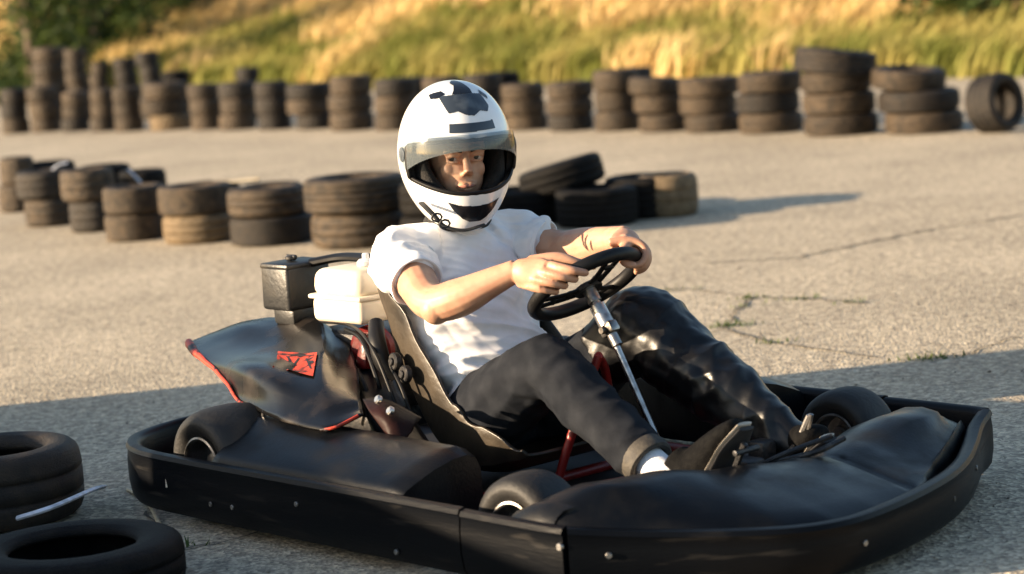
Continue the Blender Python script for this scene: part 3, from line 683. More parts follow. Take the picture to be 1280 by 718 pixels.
# engine
tk = Vector((.022, -.115, .500))
eng = empty('engine'); eng.parent = kart
mb = MB(); mb.add(*rbox(.30, .26, .20, T(-.02, -.02, .30), .02, 2)); mb.add(*rbox(.24, .30, .08, T(-.02, -.02, .18), .01, 2))
for k in range(6): mb.add(*rbox(.16, .285, .008, T(-.06, -.02, .25 + k * .018), .002, 1))
kb(mb, 'crankcase', 'dark_metal', eng)
p0 = ky(450, 440, -.20); mb = MB(); mb.add(*disc_solid(.062, .05, aim(p0 + Vector((-.01, .05, .0)), (.3, -1, 0)), 32, .3)); mb.add(*rbox(.05, .05, .085, aim(ky(458, 440, -.2), (.1, 0, 1)), .012, 2, .5)); kb(mb, 'shroud', 'dark_red', eng)
mb = MB(); mb.add(*tube([ky(470, 405, -.2), ky(472, 430, -.24), ky(480, 455, -.24), ky(496, 470, -.22)], [.02, .022, .022, .018], 14, 6)); kb(mb, 'intake_pipe', 'trim', eng)
for pts, rr in (([(432, 412, -.14), (452, 425, -.22), (470, 470, -.26), (480, 505, -.24)], .006), ([(400, 402, -.12), (440, 408, -.2), (468, 440, -.27), (500, 520, -.28)], .0045),
                ([(478, 440, -.2), (500, 480, -.27), (520, 530, -.27), (560, 590, -.3)], .005), ([(440, 455, -.22), (455, 480, -.28), (470, 530, -.3)], .007)):
    mb = MB(); mb.add(*tube([ky(*q) for q in pts], rr, 8, 6)); kb(mb, 'hose', 'trim', eng)
mb = MB(); mb.add(*tube([ky(415, 478, -.22), ky(450, 500, -.25), ky(500, 520, -.26)], [.03, .035, .03], 14, 6)); kb(mb, 'exhaust', 'dark_metal', eng)
mb = MB(); mb.add(*rbox(.205, .17, .066, T(*tk) @ T(0, 0, -.034), .018, 4)); mb.add(*rbox(.215, .18, .012, T(*tk), .005, 2)); mb.add(*rbox(.205, .17, .070, T(*tk) @ T(0, 0, .036), .026, 4, .06)); tnk = kb(mb, 'fuel_tank', 'tank', eng)
mb = MB(); mb.add(*disc_solid(.024, .022, T(tk.x + .02, tk.y + .01, tk.z + .078), 24, .3)); mb.add(*disc_solid(.009, .018, T(tk.x + .02, tk.y + .01, tk.z + .095), 14, .3)); kb(mb, 'fuel_cap', 'tank_cap', eng)
ab = Vector((-.305, -.075, .50))
mb = MB(); mb.add(*rbox(.125, .15, .120, T(ab.x, ab.y, ab.z), .012, 3, .03)); mb.add(*rbox(.124, .148, .016, T(ab.x, ab.y, ab.z + .058), .007, 2)); mb.add(*rbox(.09, .12, .05, T(ab.x + .01, ab.y, ab.z - .075), .01, 2)); abx = kb(mb, 'air_box', 'airbox', eng)
mb = MB(); mb.add(*disc_solid(.016, .014, T(ab.x + .0, ab.y - .01, ab.z + .075), 16, .3)); mb.add(*tube([(ab.x - .02, ab.y - .01, ab.z + .078), (ab.x + .02, ab.y - .01, ab.z + .078)], .006, 8, 2)); kb(mb, 'wing_nut', 'dark_metal', eng)
mb = MB(); mb.add(*tube([(ab.x + .05, ab.y + .02, ab.z + .06), (ab.x + .15, ab.y + .05, ab.z + .075), (tk.x - .03, tk.y + .07, tk.z + .08)], [(.012, .02)] * 3, 10, 5)); kb(mb, 'throttle_link', 'trim', eng)
# rear cover
CV = [[(237, 427, -.20), (288, 408, -.12), (335, 397, -.09), (395, 399, -.10), (436, 430, -.16)],
      [(238, 430, -.23), (290, 432, -.25), (345, 434, -.25), (408, 440, -.26), (447, 466, -.28)],
      [(247, 442, -.29), (298, 462, -.38), (352, 468, -.42), (407, 484, -.42), (450, 494, -.38)],
      [(270, 461, -.36), (302, 499, -.47), (352, 521, -.53), (407, 533, -.54), (453, 512, -.45)]]
ctl = [[ky(*q) for q in r_] for r_ in CV]
cols = [crom([ctl[r_][c] for r_ in range(4)], 8) for c in range(5)]
rows = []
for i in range(len(cols[0])):
    P5 = [cols[c][i] for c in range(5)]; ra = crom(P5, 9); rb = []
    for c in range(4): rb += [P5[c].lerp(P5[c + 1], k / 9) for k in range(9)]
    rb.append(P5[-1]); rows.append([a.lerp(b_, .55) for a, b_ in zip(ra, rb)])
for i, r_ in enumerate(rows):
    for j, p in enumerate(r_):
        bulge = math.exp(-((i - 17) / 4.0) ** 2 - ((j - 13) / 6.5) ** 2) * .034; p.y -= bulge; p.z += bulge * .7
        hump = math.exp(-((i - 3) / 2.5) ** 2 - ((j - 12) / 5.0) ** 2) * .016; p.z += hump
        dent = .0022 * noise.noise(p * 14); p.z += dent; p.y += dent
        ridge_ = max(0, 1 - abs(j - 26.5 + (i - 12) * .12) / 4.0) * .016 * math.sin(math.pi * min(1, (i + 3) / 22)); p.z += ridge_; p.y -= ridge_ * .4
        step = .010 if i > 19 and j > 6 else 0; p.z -= step * min(1, (i - 19) / 2) if i > 19 else 0
mb = MB(); mb.add(*grid(rows)); cv = kb(mb, 'rear_cover', 'cover_plastic')
md = cv.modifiers.new('s', 'SOLIDIFY'); md.thickness = .006; md.offset = -1; applied(cv)
edge = [rows[i][0] for i in range(0, len(rows), 3)] + [rows[-1][j] for j in range(2, 14, 3)]
mb = MB(); mb.add(*tube([p + Vector((-.002, -.002, 0)) for p in edge], [.007, .009, .011, .0125, .0125, .011, .009, .007, .006, .005, .005, .004][:len(edge)] + [.005] * max(0, len(edge) - 12), 10, 4)); kb(mb, 'edge_trim', 'red_edge', cv)
mb = MB(); mb.add(*tube([rows[-1][j] + Vector((0, -.002, 0)) for j in range(26, len(rows[0]), 3)], .004, 8, 3)); kb(mb, 'edge_trim', 'red_edge', cv)
def on_cover(u_, v_):                      # bilinear point on the cover grid
    i = max(0, min(len(rows) - 1.001, u_)); j = max(0, min(len(rows[0]) - 1.001, v_)); a, b_ = int(i), int(j); fi, fj = i - a, j - b_
    p = rows[a][b_].lerp(rows[a][b_ + 1], fj).lerp(rows[a + 1][b_].lerp(rows[a + 1][b_ + 1], fj), fi)
    n_ = (rows[a][b_ + 1] - rows[a][b_]).cross(rows[a + 1][b_] - rows[a][b_]).normalized()
    if n_.y > 0: n_ = -n_
    return p + n_ * .0042
def cover_patch(i0, i1, j0, j1, skew=0, n_=8):
    return grid([[on_cover(i0 + (i1 - i0) * a / n_, j0 + (j1 - j0) * b_ / n_ + skew * a / n_) for b_ in range(n_ + 1)] for a in range(n_ + 1)])
mb = MB(); mb.add(*cover_patch(9.6, 15.0, 18.2, 25.6, -.8)); stk = kb(mb, 'sticker', 'red_edge', cv)
M['stk_black'] = mat('sticker_black', (.012, .01, .01), .4)
mb = MB()
for (i0, i1, j0, j1, sk) in ((11.0, 13.9, 19.6, 20.0, 1.2), (11.0, 13.6, 21.8, 22.2, -1.2), (11.0, 13.6, 23.2, 23.6, 1.0), (11.6, 12.2, 24.0, 24.9, 0), (13.0, 13.5, 20.6, 21.4, 0), (10.2, 10.45, 19, 25, 0)):
    v, f = cover_patch(i0, i1, j0, j1, sk, 4); mb.add([Vector(p) + Vector((-.0005, -.0012, .0005)) for p in v], f)
kb(mb, 'sticker_marks', 'stk_black', cv)
gp = [[ky(432, 425, -.10), ky(452, 418, -.10), ky(470, 412, -.10)], [ky(446, 470, -.24), ky(468, 476, -.24), ky(500, 490, -.22)], [ky(455, 512, -.36), ky(490, 525, -.36), ky(540, 560, -.34)], [ky(470, 552, -.42), ky(520, 565, -.42), ky(575, 590, -.38)]]
gc = [crom([gp[r_][c] for r_ in range(4)], 5) for c in range(3)]
mb = MB(); mb.add(*grid([crom([gc[c][i] for c in range(3)], 5) for i in range(len(gc[0]))])); gd_ = kb(mb, 'dark_filler_panel', 'black_plastic'); md = gd_.modifiers.new('s', 'SOLIDIFY'); md.thickness = .005; applied(gd_)  # dark panel added to fill the dark gap between cover and seat
mb = MB()                                   # bent plate in front of the cover with two bolts
pl = [[ky(453, 499, -.42), ky(470, 497, -.42), ky(490, 502, -.40), ky(527, 522, -.36)], [ky(462, 515, -.46), ky(480, 520, -.46), ky(498, 525, -.44), ky(520, 530, -.40)], [ky(480, 540, -.47), ky(490, 548, -.47), ky(505, 550, -.45), ky(515, 540, -.42)]]
cl_ = [crom([pl[r_][c] for r_ in range(3)], 5) for c in range(4)]; mb.add(*grid([crom([cl_[c][i] for c in range(4)], 5) for i in range(len(cl_[0]))]))
M['plate'] = mat('worn_red_plastic', (.020, .007, .006), .5, (.010, .007, .006), 14, .4, .65, bump=.15, spec=.12)
pt = kb(mb, 'mounting_plate', 'plate'); md = pt.modifiers.new('s', 'SOLIDIFY'); md.thickness = .005; applied(pt)
for (u, v_) in ((473, 500), (488, 514)):
    q = MB(); q.add(*disc_solid(.011, .014, aim(ky(u, v_, -.455), (-.2, -1, .6)), 14, .3)); kb(q, 'bolt', 'metal', pt)
for (u, v_, u2, v2, y) in ((300, 495, 297, 512, -.44), (330, 514, 328, 524, -.5), (403, 532, 404, 545, -.5)):
    q = MB(); q.add(*tube([ky(u, v_, y), ky(u2, v2, y)], .005, 8, 2)); kb(q, 'support_rod', 'metal', cv)
# pedals, tie rods, front clutter
mb = MB(); mb.add(*tube([Vector((1.10, .17, .08)), Vector((1.22, .17, .16)), ky(1012, 520, .18)], .008, 8, 4)); mb.add(*tube([ky(1008, 548, .18), ky(1014, 518, .18)], .006, 8, 2)); kb(mb, 'pedal', 'rim_metal')
mb = MB(); mb.add(*tube([Vector((1.12, -.13, .08)), Vector((1.27, -.13, .12)), Vector((1.35, -.13, .24))], .008, 8, 4)); mb.add(*tube([(1.352, -.165, .225), (1.352, -.09, .225)], .007, 8, 2)); kb(mb, 'pedal', 'dark_metal')
mb = MB(); mb.add(*tube([Vector((1.0, .02, .10)), Vector((1.03, -.42, .115))], .007, 8, 2)); mb.add(*tube([Vector((1.0, .0, .10)), Vector((1.03, .42, .115))], .007, 8, 2)); kb(mb, 'tie_rod', 'dark_metal')
mb = MB(); mb.add(*tube([ky(905, 606, -.05), ky(960, 582, .0), ky(1020, 565, .06), ky(1055, 548, .14)], .007, 8, 5)); mb.add(*tube([ky(925, 596, -.05), ky(975, 570, .0), ky(1040, 545, .1)], .006, 8, 5)); mb.add(*rbox(.09, .06, .03, T(1.2, .02, .15), .008, 2)); mb.add(*rbox(.05, .05, .05, T(1.17, .12, .16), .008, 2)); kb(mb, 'brake_linkage', 'dark_metal')
mb = MB(); mb.add(*tube([ky(1092, 530, .5), ky(1124, 532, .52)], [.012, .014], 8, 2)); kb(mb, 'hub_bolt', 'dark_metal')

# ------------------------------------------------------------------ driver
man = empty('person', KO, -KYAW, 'driver in white t-shirt, dark trousers and helmet seated in the kart, gripping its steering wheel', 'person')
HC = Vector((.303, 0, .853)); HM = Matrix.Translation(HC) @ Matrix.Rotation(R(-24.6), 4, 'Z') @ Matrix.Rotation(R(5), 4, 'Y')
def hp(f_, l_, u_): return HM @ Vector((f_, l_, u_))
body = MB()
# head and face
body.add(*ellip((-.005, 0, .015), (.095, .074, .105), HM)); body.add(*ellip((.026, 0, -.052), (.066, .060, .078), HM))
body.add(*tube([hp(.082, 0, .012), hp(.098, 0, -.012), hp(.110, 0, -.034)], [(.008, .008), (.010, .010), (.012, .013)], 10, 4)); body.add(*ellip((.098, .010, -.038), (.010, .008, .007), HM, 10, 8)); body.add(*ellip((.098, -.010, -.038), (.010, .008, .007), HM, 10, 8))
for s in (1, -1):
    body.add(*tube([hp(.090, .010 * s, .018), hp(.090, .030 * s, .022), hp(.076, .050 * s, .014)], [.008, .009, .008], 8, 4))
    body.add(*ellip((.058, .036 * s, -.034), (.022, .022, .026), HM, 12, 8))
    body.add(*tube([hp(.0875, .017 * s, .0050), hp(.0915, .031 * s, .0075), hp(.081, .047 * s, .003)], .0046, 8, 4)); body.add(*tube([hp(.0865, .018 * s, -.0080), hp(.0885, .031 * s, -.0095), hp(.079, .046 * s, -.006)], .0044, 8, 4))
body.add(*tube([hp(.085, .026, -.068), hp(.096, .010, -.0655), hp(.095, 0, -.067), hp(.096, -.010, -.0655), hp(.085, -.026, -.068)], [.004, .006, .006, .006, .004], 8, 4)); body.add(*tube([hp(.083, .022, -.073), hp(.095, 0, -.077), hp(.083, -.022, -.073)], [.004, .007, .004], 8, 4)); body.add(*ellip((.078, 0, -.105), (.020, .024, .018), HM, 12, 8))
# neck, trunk
NB = Vector((.285, 0, .655))
body.add(*tube([hp(-.01, 0, -.06), NB.lerp(hp(-.01, 0, -.06), .4), NB, Vector((.27, 0, .60))], [.056, .054, .060, .07], 16, 4))
body.add(*tube([(.40, 0, .20), (.34, 0, .34), (.275, 0, .48), (.265, 0, .58), (.28, 0, .63)], [(.09, .13), (.085, .125), (.095, .145), (.08, .15), (.05, .09)], 20, 5, up=(1, 0, .3)))
TRh = 293; _o = av * math.cos(R(TRh)) + bv * math.sin(R(TRh)); _T = -av * math.sin(R(TRh)) + bv * math.cos(R(TRh))
A_R = (-wn * .55 + _T * .58).normalized()
SR, ER, WRr = Vector((.265, -.175, .608)), ky(545, 386, -.265), rimp(TRh) - A_R * .108 + _o * .014
SL, EL, WL = Vector((.275, .175, .612)), ky(712, 312, .235), ky(782, 296, .15)
def arm(S_, E_, W_, kk_=1.0):
    up_ = S_.lerp(E_, .45) + Vector((0, 0, .0)); fo = E_.lerp(W_, .28); f2 = E_.lerp(W_, .7)
    body.add(*tube([S_, up_, E_.lerp(S_, .12), fo, f2, W_], [.056, .052 * kk_, .045 * kk_, .047 * kk_, .035, (.027, .023)], 16, 5))
    body.add(*ellip(E_, (.039, .039, .039)))
arm(SR, ER, WRr); arm(SL, EL, WL)
def hand(W_, t, A, side, ref, rise=.006):
    """hand gripping the wheel rim at angle t; A: pointing direction of the fingers; side: +1 index finger toward growing t"""
    A = Vector(A).normalized(); c0 = rimp(t); Tn = (rimp(t + 2) - rimp(t - 2)).normalized()
    Nn = Tn.cross(A); Nn = Nn if Nn.dot(ref) > 0 else -Nn; Nn.normalize(); S_ = Nn.cross(A).normalized()
    if S_.dot(Tn) < 0: S_ = -S_
    S_ = S_ * side; k = 1 / max(.6, abs(Tn.dot(S_))); Ts = Tn * side
    kn = []
    for i, (s, ln) in enumerate(((.030, .95), (.010, 1.05), (-.0105, 1.0), (-.030, .82))):
        c = rimp(t + math.degrees(s * k / WR) * side); r_ = (.0098, .0100, .0096, .0086)[i]; h = .0165 + r_
        k0 = c - A * .030 + Nn * (h + .006)
        pts = [k0 - A * .035 - Nn * .010, k0, c + A * .006 * ln + Nn * (h + .005), c + A * (h * .95) + Nn * .010, c + A * (h * .75) - Nn * h * .62 * ln, c - A * .002 - Nn * (h + .001)]
        body.add(*tube(pts, [r_ * 1.1, r_ * 1.15, r_ * 1.05, r_ * 1.0, r_ * .95, r_ * .85], 12, 5)); kn.append(k0)
        body.add(*ellip(k0 + Nn * .001, (r_ * 1.15,) * 3, None, 10, 8))
    pc = sum(kn, Vector()) / 4
    body.add(*tube([W_, W_.lerp(pc, .3) + Nn * .002, W_.lerp(pc, .7) - Nn * .004, pc + A * .004 - Nn * .002], [(.021, .027), (.021, .034), (.019, .041), (.013, .040)], 18, 5, up=Nn))
    # thumb leaves the side of the palm and closes under the rim
    tb = W_.lerp(pc, .35) + S_ * .026 - Nn * .008; c = rimp(t + math.degrees(.050 * k / WR) * side)
    body.add(*tube([tb, tb.lerp(c, .5) + S_ * .012 - A * .004 - Nn * .002, c - A * .026 - Nn * .004, c - A * .012 - Nn * .024, c + A * .012 - Nn * .027], [.016, .0145, .0115, .0105, .0085], 12, 5))
hand(WRr, TRh, A_R, +1, _o)
hand(WL, 47, (.72, .62, -.18), -1, wn)
# legs inside the trousers
HR, KR, AR = Vector((.42, -.10, .205)), Vector((.735, -.135, .365)), ky(822, 588, -.155)
HL, KLf, AL = Vector((.42, .10, .205)), ky(803, 410, .20), ky(1000, 560, .205)
for h_, k_, a_ in ((HR, KR, AR), (HL, KLf, AL)):
    body.add(*tube([h_, h_.lerp(k_, .5), k_, k_.lerp(a_, .35), a_], [.065, .058, .046, .045, .032], 14, 4))
blob(body, 'body', M['skin'], man, .003, 5)
for s in (1, -1):
    c = hp(.0752, .0315 * s, -.0010); Mx = Matrix.Translation(c) @ HM.to_3x3().to_4x4() @ Matrix.Rotation(R(-6 if s else 0), 4, 'Z')
    mb = MB(); mb.add(*ellip((0, 0, 0), (.0135, .0135, .0135), Mx, 56, 40)); ey = mb.build('eye', [M['sclera'], M['iris']], man)
    fd = (Mx.to_3x3() @ Vector((1, -.22, .12))).normalized()
    for p in ey.data.polygons:
        if (Vector(p.center) - c).normalized().dot(fd) > .87: p.material_index = 1
    mb = MB(); mb.add(*tube([hp(.0965, .012 * s, .0165), hp(.0975, .030 * s, .0215), hp(.083, .052 * s, .0155)], [(.003, .0055), (.003, .006), (.002, .0035)], 8, 5)); mb.build('eyebrow', M['hair'], man)
mb = MB(); mb.add(*tube([hp(.0885, .022, -.0695), hp(.1015, .008, -.0685), hp(.1005, 0, -.0695), hp(.1015, -.008, -.0685), hp(.0885, -.022, -.0695)], [.0028, .0042, .0042, .0042, .0028], 8, 4)); mb.build('lips', M['lip'], man)
# t-shirt
sh = MB()
sh.add(*tube([(.47, 0, .215), (.425, 0, .27), (.365, 0, .36), (.315, 0, .45), (.285, 0, .54), (.278, 0, .60), (.283, 0, .645), (.288, 0, .668)],
             [(.10, .165), (.118, .172), (.118, .168), (.122, .178), (.112, .188), (.092, .180), (.070, .125), (.060, .078)], 36, 6, up=(1, 0, .35)))
HEMS = ((SR, ER, .44), (SL, EL, .56))
for S_, E_, hf in HEMS:
    sh.add(*tube([Vector((.28, S_.y * .55, .605)), S_ + Vector((0, 0, .004)), S_.lerp(E_, hf * .55), S_.lerp(E_, hf)], [.070, .069, .0655, .0645], 20, 6))
    sh.add(*tube([Vector((.285, S_.y * .35, .648)), S_ * .55 + Vector((.285, S_.y * .9, .645)) * .45, S_ + Vector((0, 0, .03))], [.03, .034, .034], 14, 5))
def ridge(q): return 1 - abs(noise.noise(q)) * 2.6
def shirt_disp(co, n_):
    d = 0
    q = Vector((co.x * 4 + co.z * 5, co.y * 5 + co.z * 3, co.z * 9 - co.x * 7 + co.y * 4))
    d += .012 * max(-.25, ridge(q * .9)) - .004 + .0035 * ridge(q * 2.6)
    low = max(0, min(1, (.50 - co.z) / .16)); q2 = Vector((co.x * 7, co.y * 4, (co.z - co.x * .5 + co.y * .5) * 17))
    d += .015 * low * max(-.3, ridge(q2)) - .003 * low
    arm_ = max(0, min(1, (abs(co.y) - .15) / .06)); d += .008 * arm_ * ridge(Vector((co.x * 20, co.y * 7, co.z * 12)))
    for s in (1, -1):                       # folds that radiate from the armpits
        r_ = Vector((co.x - .34, co.y - s * .15, co.z - .53)); L = r_.length
        if L < .30: d += .009 * max(-.3, math.sin(math.atan2(r_.z, r_.y * s) * 8 + noise.noise(co * 7) * 2.5)) * (1 - L / .30) * min(1, L / .06)
    return d
tsh = blob(sh, 't_shirt', M['cotton'], man, .0048, 5, shirt_disp)
# open sleeve ends: hem rings
for S_, E_, hf in HEMS:
    d = (E_ - S_).normalized(); c = S_.lerp(E_, hf); fr_ = aim(c, d); v, f = lathe([(.050, -.012), (.064, -.016), (.0665, -.006), (.0668, .008), (.0650, .0125), (.0615, .0125), (.050, -.004)], 48, M=fr_)
    v = [Vector(p) + (Vector(p) - c) * .05 * noise.noise(Vector(p) * 26) for p in v]
    mb = MB(); mb.add(v, f); mb.build('hem', M['cotton'], tsh)
mb = MB(); mb.add(*lathe([(.060, -.008), (.067, -.008), (.069, .002), (.065, .010), (.058, .008)], 44, M=aim((.290, 0, .668), (.15, 0, 1)))); mb.build('collar', M['cotton'], tsh)
# trousers
def leg(path, rads, name, mt, wr, vox=.0052):
    mb = MB(); mb.add(*tube(path, rads, 26, 6))
    ax_ = [Vector(p) for p in path]; kne = ax_[len(ax_) // 2]
    def dsp(co, n_):
        d = wr * .9 * max(-.3, 1 - abs(noise.noise(Vector((co.x * 6, co.y * 6, co.z * 13 - co.x * 7)))) * 2.8)
        tt = (co - ax_[0]).dot((ax_[-1] - ax_[0]).normalized()); d += wr * .55 * max(-.2, 1 - abs(noise.noise(Vector((tt * 12 + co.z * 5, co.y * 6 + tt * 6, co.z * 6)))) * 3.0)
        e = math.exp(-((co - kne).length / .10) ** 2); d += wr * .8 * e * math.sin((co.x * .6 + co.z - co.y * .3) * 120 + 3 * noise.noise(co * 14)) * .6
        return d + wr * .5 * noise.noise(co * 31)
    return mb, dsp
mb, dr = leg([Vector((.36, -.07, .20)), HR + Vector((.05, -.01, .015)), HR.lerp(KR, .6) + Vector((0, 0, .0)), KR.lerp(HR, .1), KR + Vector((.02, 0, -.005)), KR.lerp(AR, .35), KR.lerp(AR, .7), KR.lerp(AR, .875)],
             [.095, .098, .090, .076, .070, .068, .062, .055], 'trousers', 'trousers', .006)
mb2, _ = leg([Vector((.36, .07, .20)), HL + Vector((.05, .01, .02)), HL.lerp(KLf, .6), KLf.lerp(HL, .15)], [.095, .094, .088, .07], 'x', 'trousers', .006)
mb.add(mb2.v, mb2.f); mb.add(*ellip((.38, 0, .19), (.115, .165, .10)))
trs = blob(mb, 'trousers', M['trousers'], man, .0056, 4, dr)
mb, dl = leg([KLf.lerp(HL, .32), KLf.lerp(HL, .10) + Vector((0, 0, .004)), KLf + Vector((.012, 0, .0)), KLf.lerp(AL, .25), KLf.lerp(AL, .55), KLf.lerp(AL, .8), AL], [.088, .096, .097, .091, .081, .059, .039], 'l', 'leather', .0075)
lg = blob(mb, 'trouser_leg', M['leather'], man, .0056, 4, dl)
lg['label'] = 'glossy black left trouser leg over the bent knee'
dsh = (AR - KR).normalized()
mb = MB(); mb.add(*lathe([(.046, -.018), (.059, -.018), (.062, 0), (.060, .018), (.054, .022), (.044, .018)], 36, M=aim(KR.lerp(AR, .90), dsh))); mb.build('cuff', M['cuff'], trs)
HEEL, TOE = ky(873, 622, -.135), ky(931, 533, -.12)
mb = MB(); mb.add(*tube([AR - dsh * .075, AR - dsh * .01, AR + dsh * .05], [.041, .040, .042], 20, 4)); mb.build('sock', M['sock'], man)
ft = (TOE - HEEL).normalized(); fs = Vector((0, 1, 0)); fs = (fs - ft * fs.dot(ft)).normalized(); fn = ft.cross(fs); fn = fn if fn.dot(AR - HEEL) > 0 else -fn; FLn = (TOE - HEEL).length
def shoe(HE, TO, ft, fs, fn, L_):
    s = MB(); s.add(*tube([HE + ft * .005 + fn * .04, HE + ft * L_ * .2 + fn * .045, HE + ft * L_ * .5 + fn * .036, HE + ft * L_ * .78 + fn * .026, TO + fn * .018 - ft * .01], [(.034, .030), (.045, .036), (.038, .041), (.026, .043), (.016, .028)], 20, 5, up=fn))
    s.add(*tube([HE + ft * L_ * .12 + fn * .05, HE + ft * L_ * .10 + fn * .10], [.042, .040], 18, 3))
    so_ = blob(s, 'shoe', M['shoe'], man, .005, 3)
    q = MB(); pts = [HE + ft * (L_ * a) + fn * .004 for a in (.0, .25, .5, .75, 1.02)]
    q.add(*tube(pts, [(.0045, .031), (.005, .036), (.005, .039), (.005, .043), (.0045, .024)], 20, 5, up=fn)); q.build('sole', M['shoe_sole'], so_)
    q = MB(); pts = [HE + ft * (L_ * a) - fn * .006 for a in (.0, .25, .5, .75, 1.0)]
    q.add(*tube(pts, [(.006, .031), (.007, .036), (.007, .039), (.007, .044), (.006, .025)], 20, 5, up=fn)); q.build('outsole', M['outsole'], so_)
shoe(HEEL, TOE, ft, fs, fn, FLn)
d2 = (AL - KLf).normalized(); HE2 = AL + d2 * .03 + Vector((-.02, 0, -.03)); TO2 = ky(1018, 545, .2) + Vector((.04, 0, .0)); f2 = (TO2 - HE2).normalized(); s2 = (fs - f2 * fs.dot(f2)).normalized(); n2_ = f2.cross(s2); n2_ = n2_ if n2_.dot(-d2) > 0 else -n2_
shoe(HE2, TO2, f2, s2, n2_, (TO2 - HE2).length)

# ------------------------------------------------------------------ helmet
hel = empty('helmet'); hel.parent = man; hel.matrix_local = HM
def hsurf(az, el, off=0.0):
    """point of the shell: az 0 = forward, positive to the left; el up"""
    ca, sa, ce, se = math.cos(az), math.sin(az), math.cos(el), math.sin(el)
    u_ = se
    rf = .170 if ca > 0 else .172; rl = .143
    if u_ >= 0: p = Vector((rf * ce ** .92 * ca, rl * ce ** .92 * sa, .182 * u_))
    else:
        k = -u_; cw = ce ** .62 if ce > 0 else 0
        p = Vector((rf * cw * ca * (1 + .06 * k * max(0, ca)), rl * cw * sa * (1 - .10 * k * k), -.192 * k))
    # chin pushed forward, tighter sides low down
    if p.z < 0:
        t = min(1, -p.z / .16); p.y *= 1 - .16 * t * t; p.x += .012 * t * max(0, ca)
    nn = Vector((p.x / .17 ** 2, p.y / .143 ** 2, p.z / .19 ** 2)).normalized()
    return p + nn * off
def shell_mesh(off, n=112, m_=72, lowest=-.95):
    v = []; f = []
    for i in range(m_ + 1):
        el = math.pi / 2 - (math.pi / 2 - math.asin(lowest)) * i / m_
        for k in range(n): v.append(hsurf(2 * math.pi * k / n, el, off))
    for i in range(m_):
        for k in range(n): f.append((i * n + k, i * n + (k + 1) % n, (i + 1) * n + (k + 1) % n, (i + 1) * n + k))
    return v, f
def eye_outline(n=72, grow=0.0):
    """opening in the (l, u) plane seen from the front"""
    out = []
    for k in range(n):
        a = 2 * math.pi * k / n; ca, sa = math.cos(a), math.sin(a)
        l_ = math.copysign(abs(ca) ** .62, ca) * (.150 + grow)
        top, bot = .054 + grow, -.076 - grow
        u_ = (math.copysign(abs(sa) ** .75, sa)); u_ = u_ * top if u_ > 0 else -u_ * bot
        if sa < 0: l_ *= 1 - .30 * (abs(sa) ** 2.2)
        out.append((l_, u_))
    return out
def prism(outl, f0, f1):
    n_ = len(outl); v = [Vector((f0, a, b_)) for a, b_ in outl] + [Vector((f1, a, b_)) for a, b_ in outl]
    f = [(k, (k + 1) % n_, n_ + (k + 1) % n_, n_ + k) for k in range(n_)] + [tuple(range(n_))[::-1], tuple(range(n_, 2 * n_))]; return v, f
sm = MB(); sm.add(*shell_mesh(0))
shell = sm.build('shell', [M['shell'], M['padding']], hel)
# thickness then the eye port cut out
md = shell.modifiers.new('t', 'SOLIDIFY'); md.thickness = .016; md.offset = -1; md.material_offset = 1
cut = MB(); cut.add(*prism(eye_outline(), .045, .4)); co = cut.build('cutter', M['trim'], None, smooth=False); co.matrix_world = Matrix.Translation(KO) @ Matrix.Rotation(-KYAW, 4, 'Z') @ HM
bo = shell.modifiers.new('b', 'BOOLEAN'); bo.operation = 'DIFFERENCE'; bo.object = co; bo.solver = 'EXACT'
bpy.context.view_layer.update(); applied(shell)
for p in shell.data.polygons:
    p.material_index = 1 if p.normal.dot(Vector(p.center).normalized()) < .45 else 0
shell.data.set_sharp_from_angle(angle=R(38))
bpy.data.objects.remove(co)
def front_of(l_, u_, off=0.0):             # forward coordinate of the shell at (l, u)
    lo_, hi_ = None, None; best = None
    el0, el1 = -1.4, 1.5
    for _ in range(40):
        el = (el0 + el1) / 2; az0, az1 = -1.57, 1.57
        for _2 in range(24):
            az = (az0 + az1) / 2; p = hsurf(az, el, off)
            if p.y < l_: az0 = az
            else: az1 = az
        if p.z < u_: el0 = el
        else: el1 = el
    return p
ring = [front_of(a, b_, -.004) for a, b_ in eye_outline(72, .001)]
ring = [Vector((max(p.x, .05), p.y, p.z)) for p in ring]
mb = MB(); mb.add(*tube(ring, [(.0055, .0075)] * len(ring), 10, 1, closed=True, up=(0, 0, 1))); mb.build('trim', M['trim'], hel)
# lining: black cheek pads and brow pad around the face
pd = MB()
for s in (1, -1):
    pd.add(*tube([Vector((.0, .100 * s, .05)), Vector((.020, .098 * s, -.02)), Vector((.045, .086 * s, -.065)), Vector((.075, .06 * s, -.100))], [(.045, .018), (.045, .020), (.042, .022), (.03, .024)], 16, 5, up=(1, 0, 0)))
pd.add(*tube([Vector((.03, .092, .075)), Vector((.095, .055, .072)), Vector((.108, 0, .072)), Vector((.095, -.055, .072)), Vector((.03, -.092, .075))], [(.02, .03)] * 5, 14, 5, up=(0, 0, 1)))
pd.add(*tube([Vector((.085, .076, -.105)), Vector((.128, .035, -.100)), Vector((.132, 0, -.100)), Vector((.128, -.035, -.100)), Vector((.085, -.076, -.105))], [(.024, .012)] * 5, 14, 5, up=(0, 0, 1)))
blob(pd, 'padding', M['padding'], hel, .005, 3)
lm = MB(); lm.add(*lathe([(.085, 0), (.098, -.006), (.106, .004), (.098, .016), (.085, .010)], 44, M=T(-.012, 0, -.178) @ Matrix.Diagonal((1.0, .80, 1, 1)))); lm.build('neck_roll', M['padding'], hel)
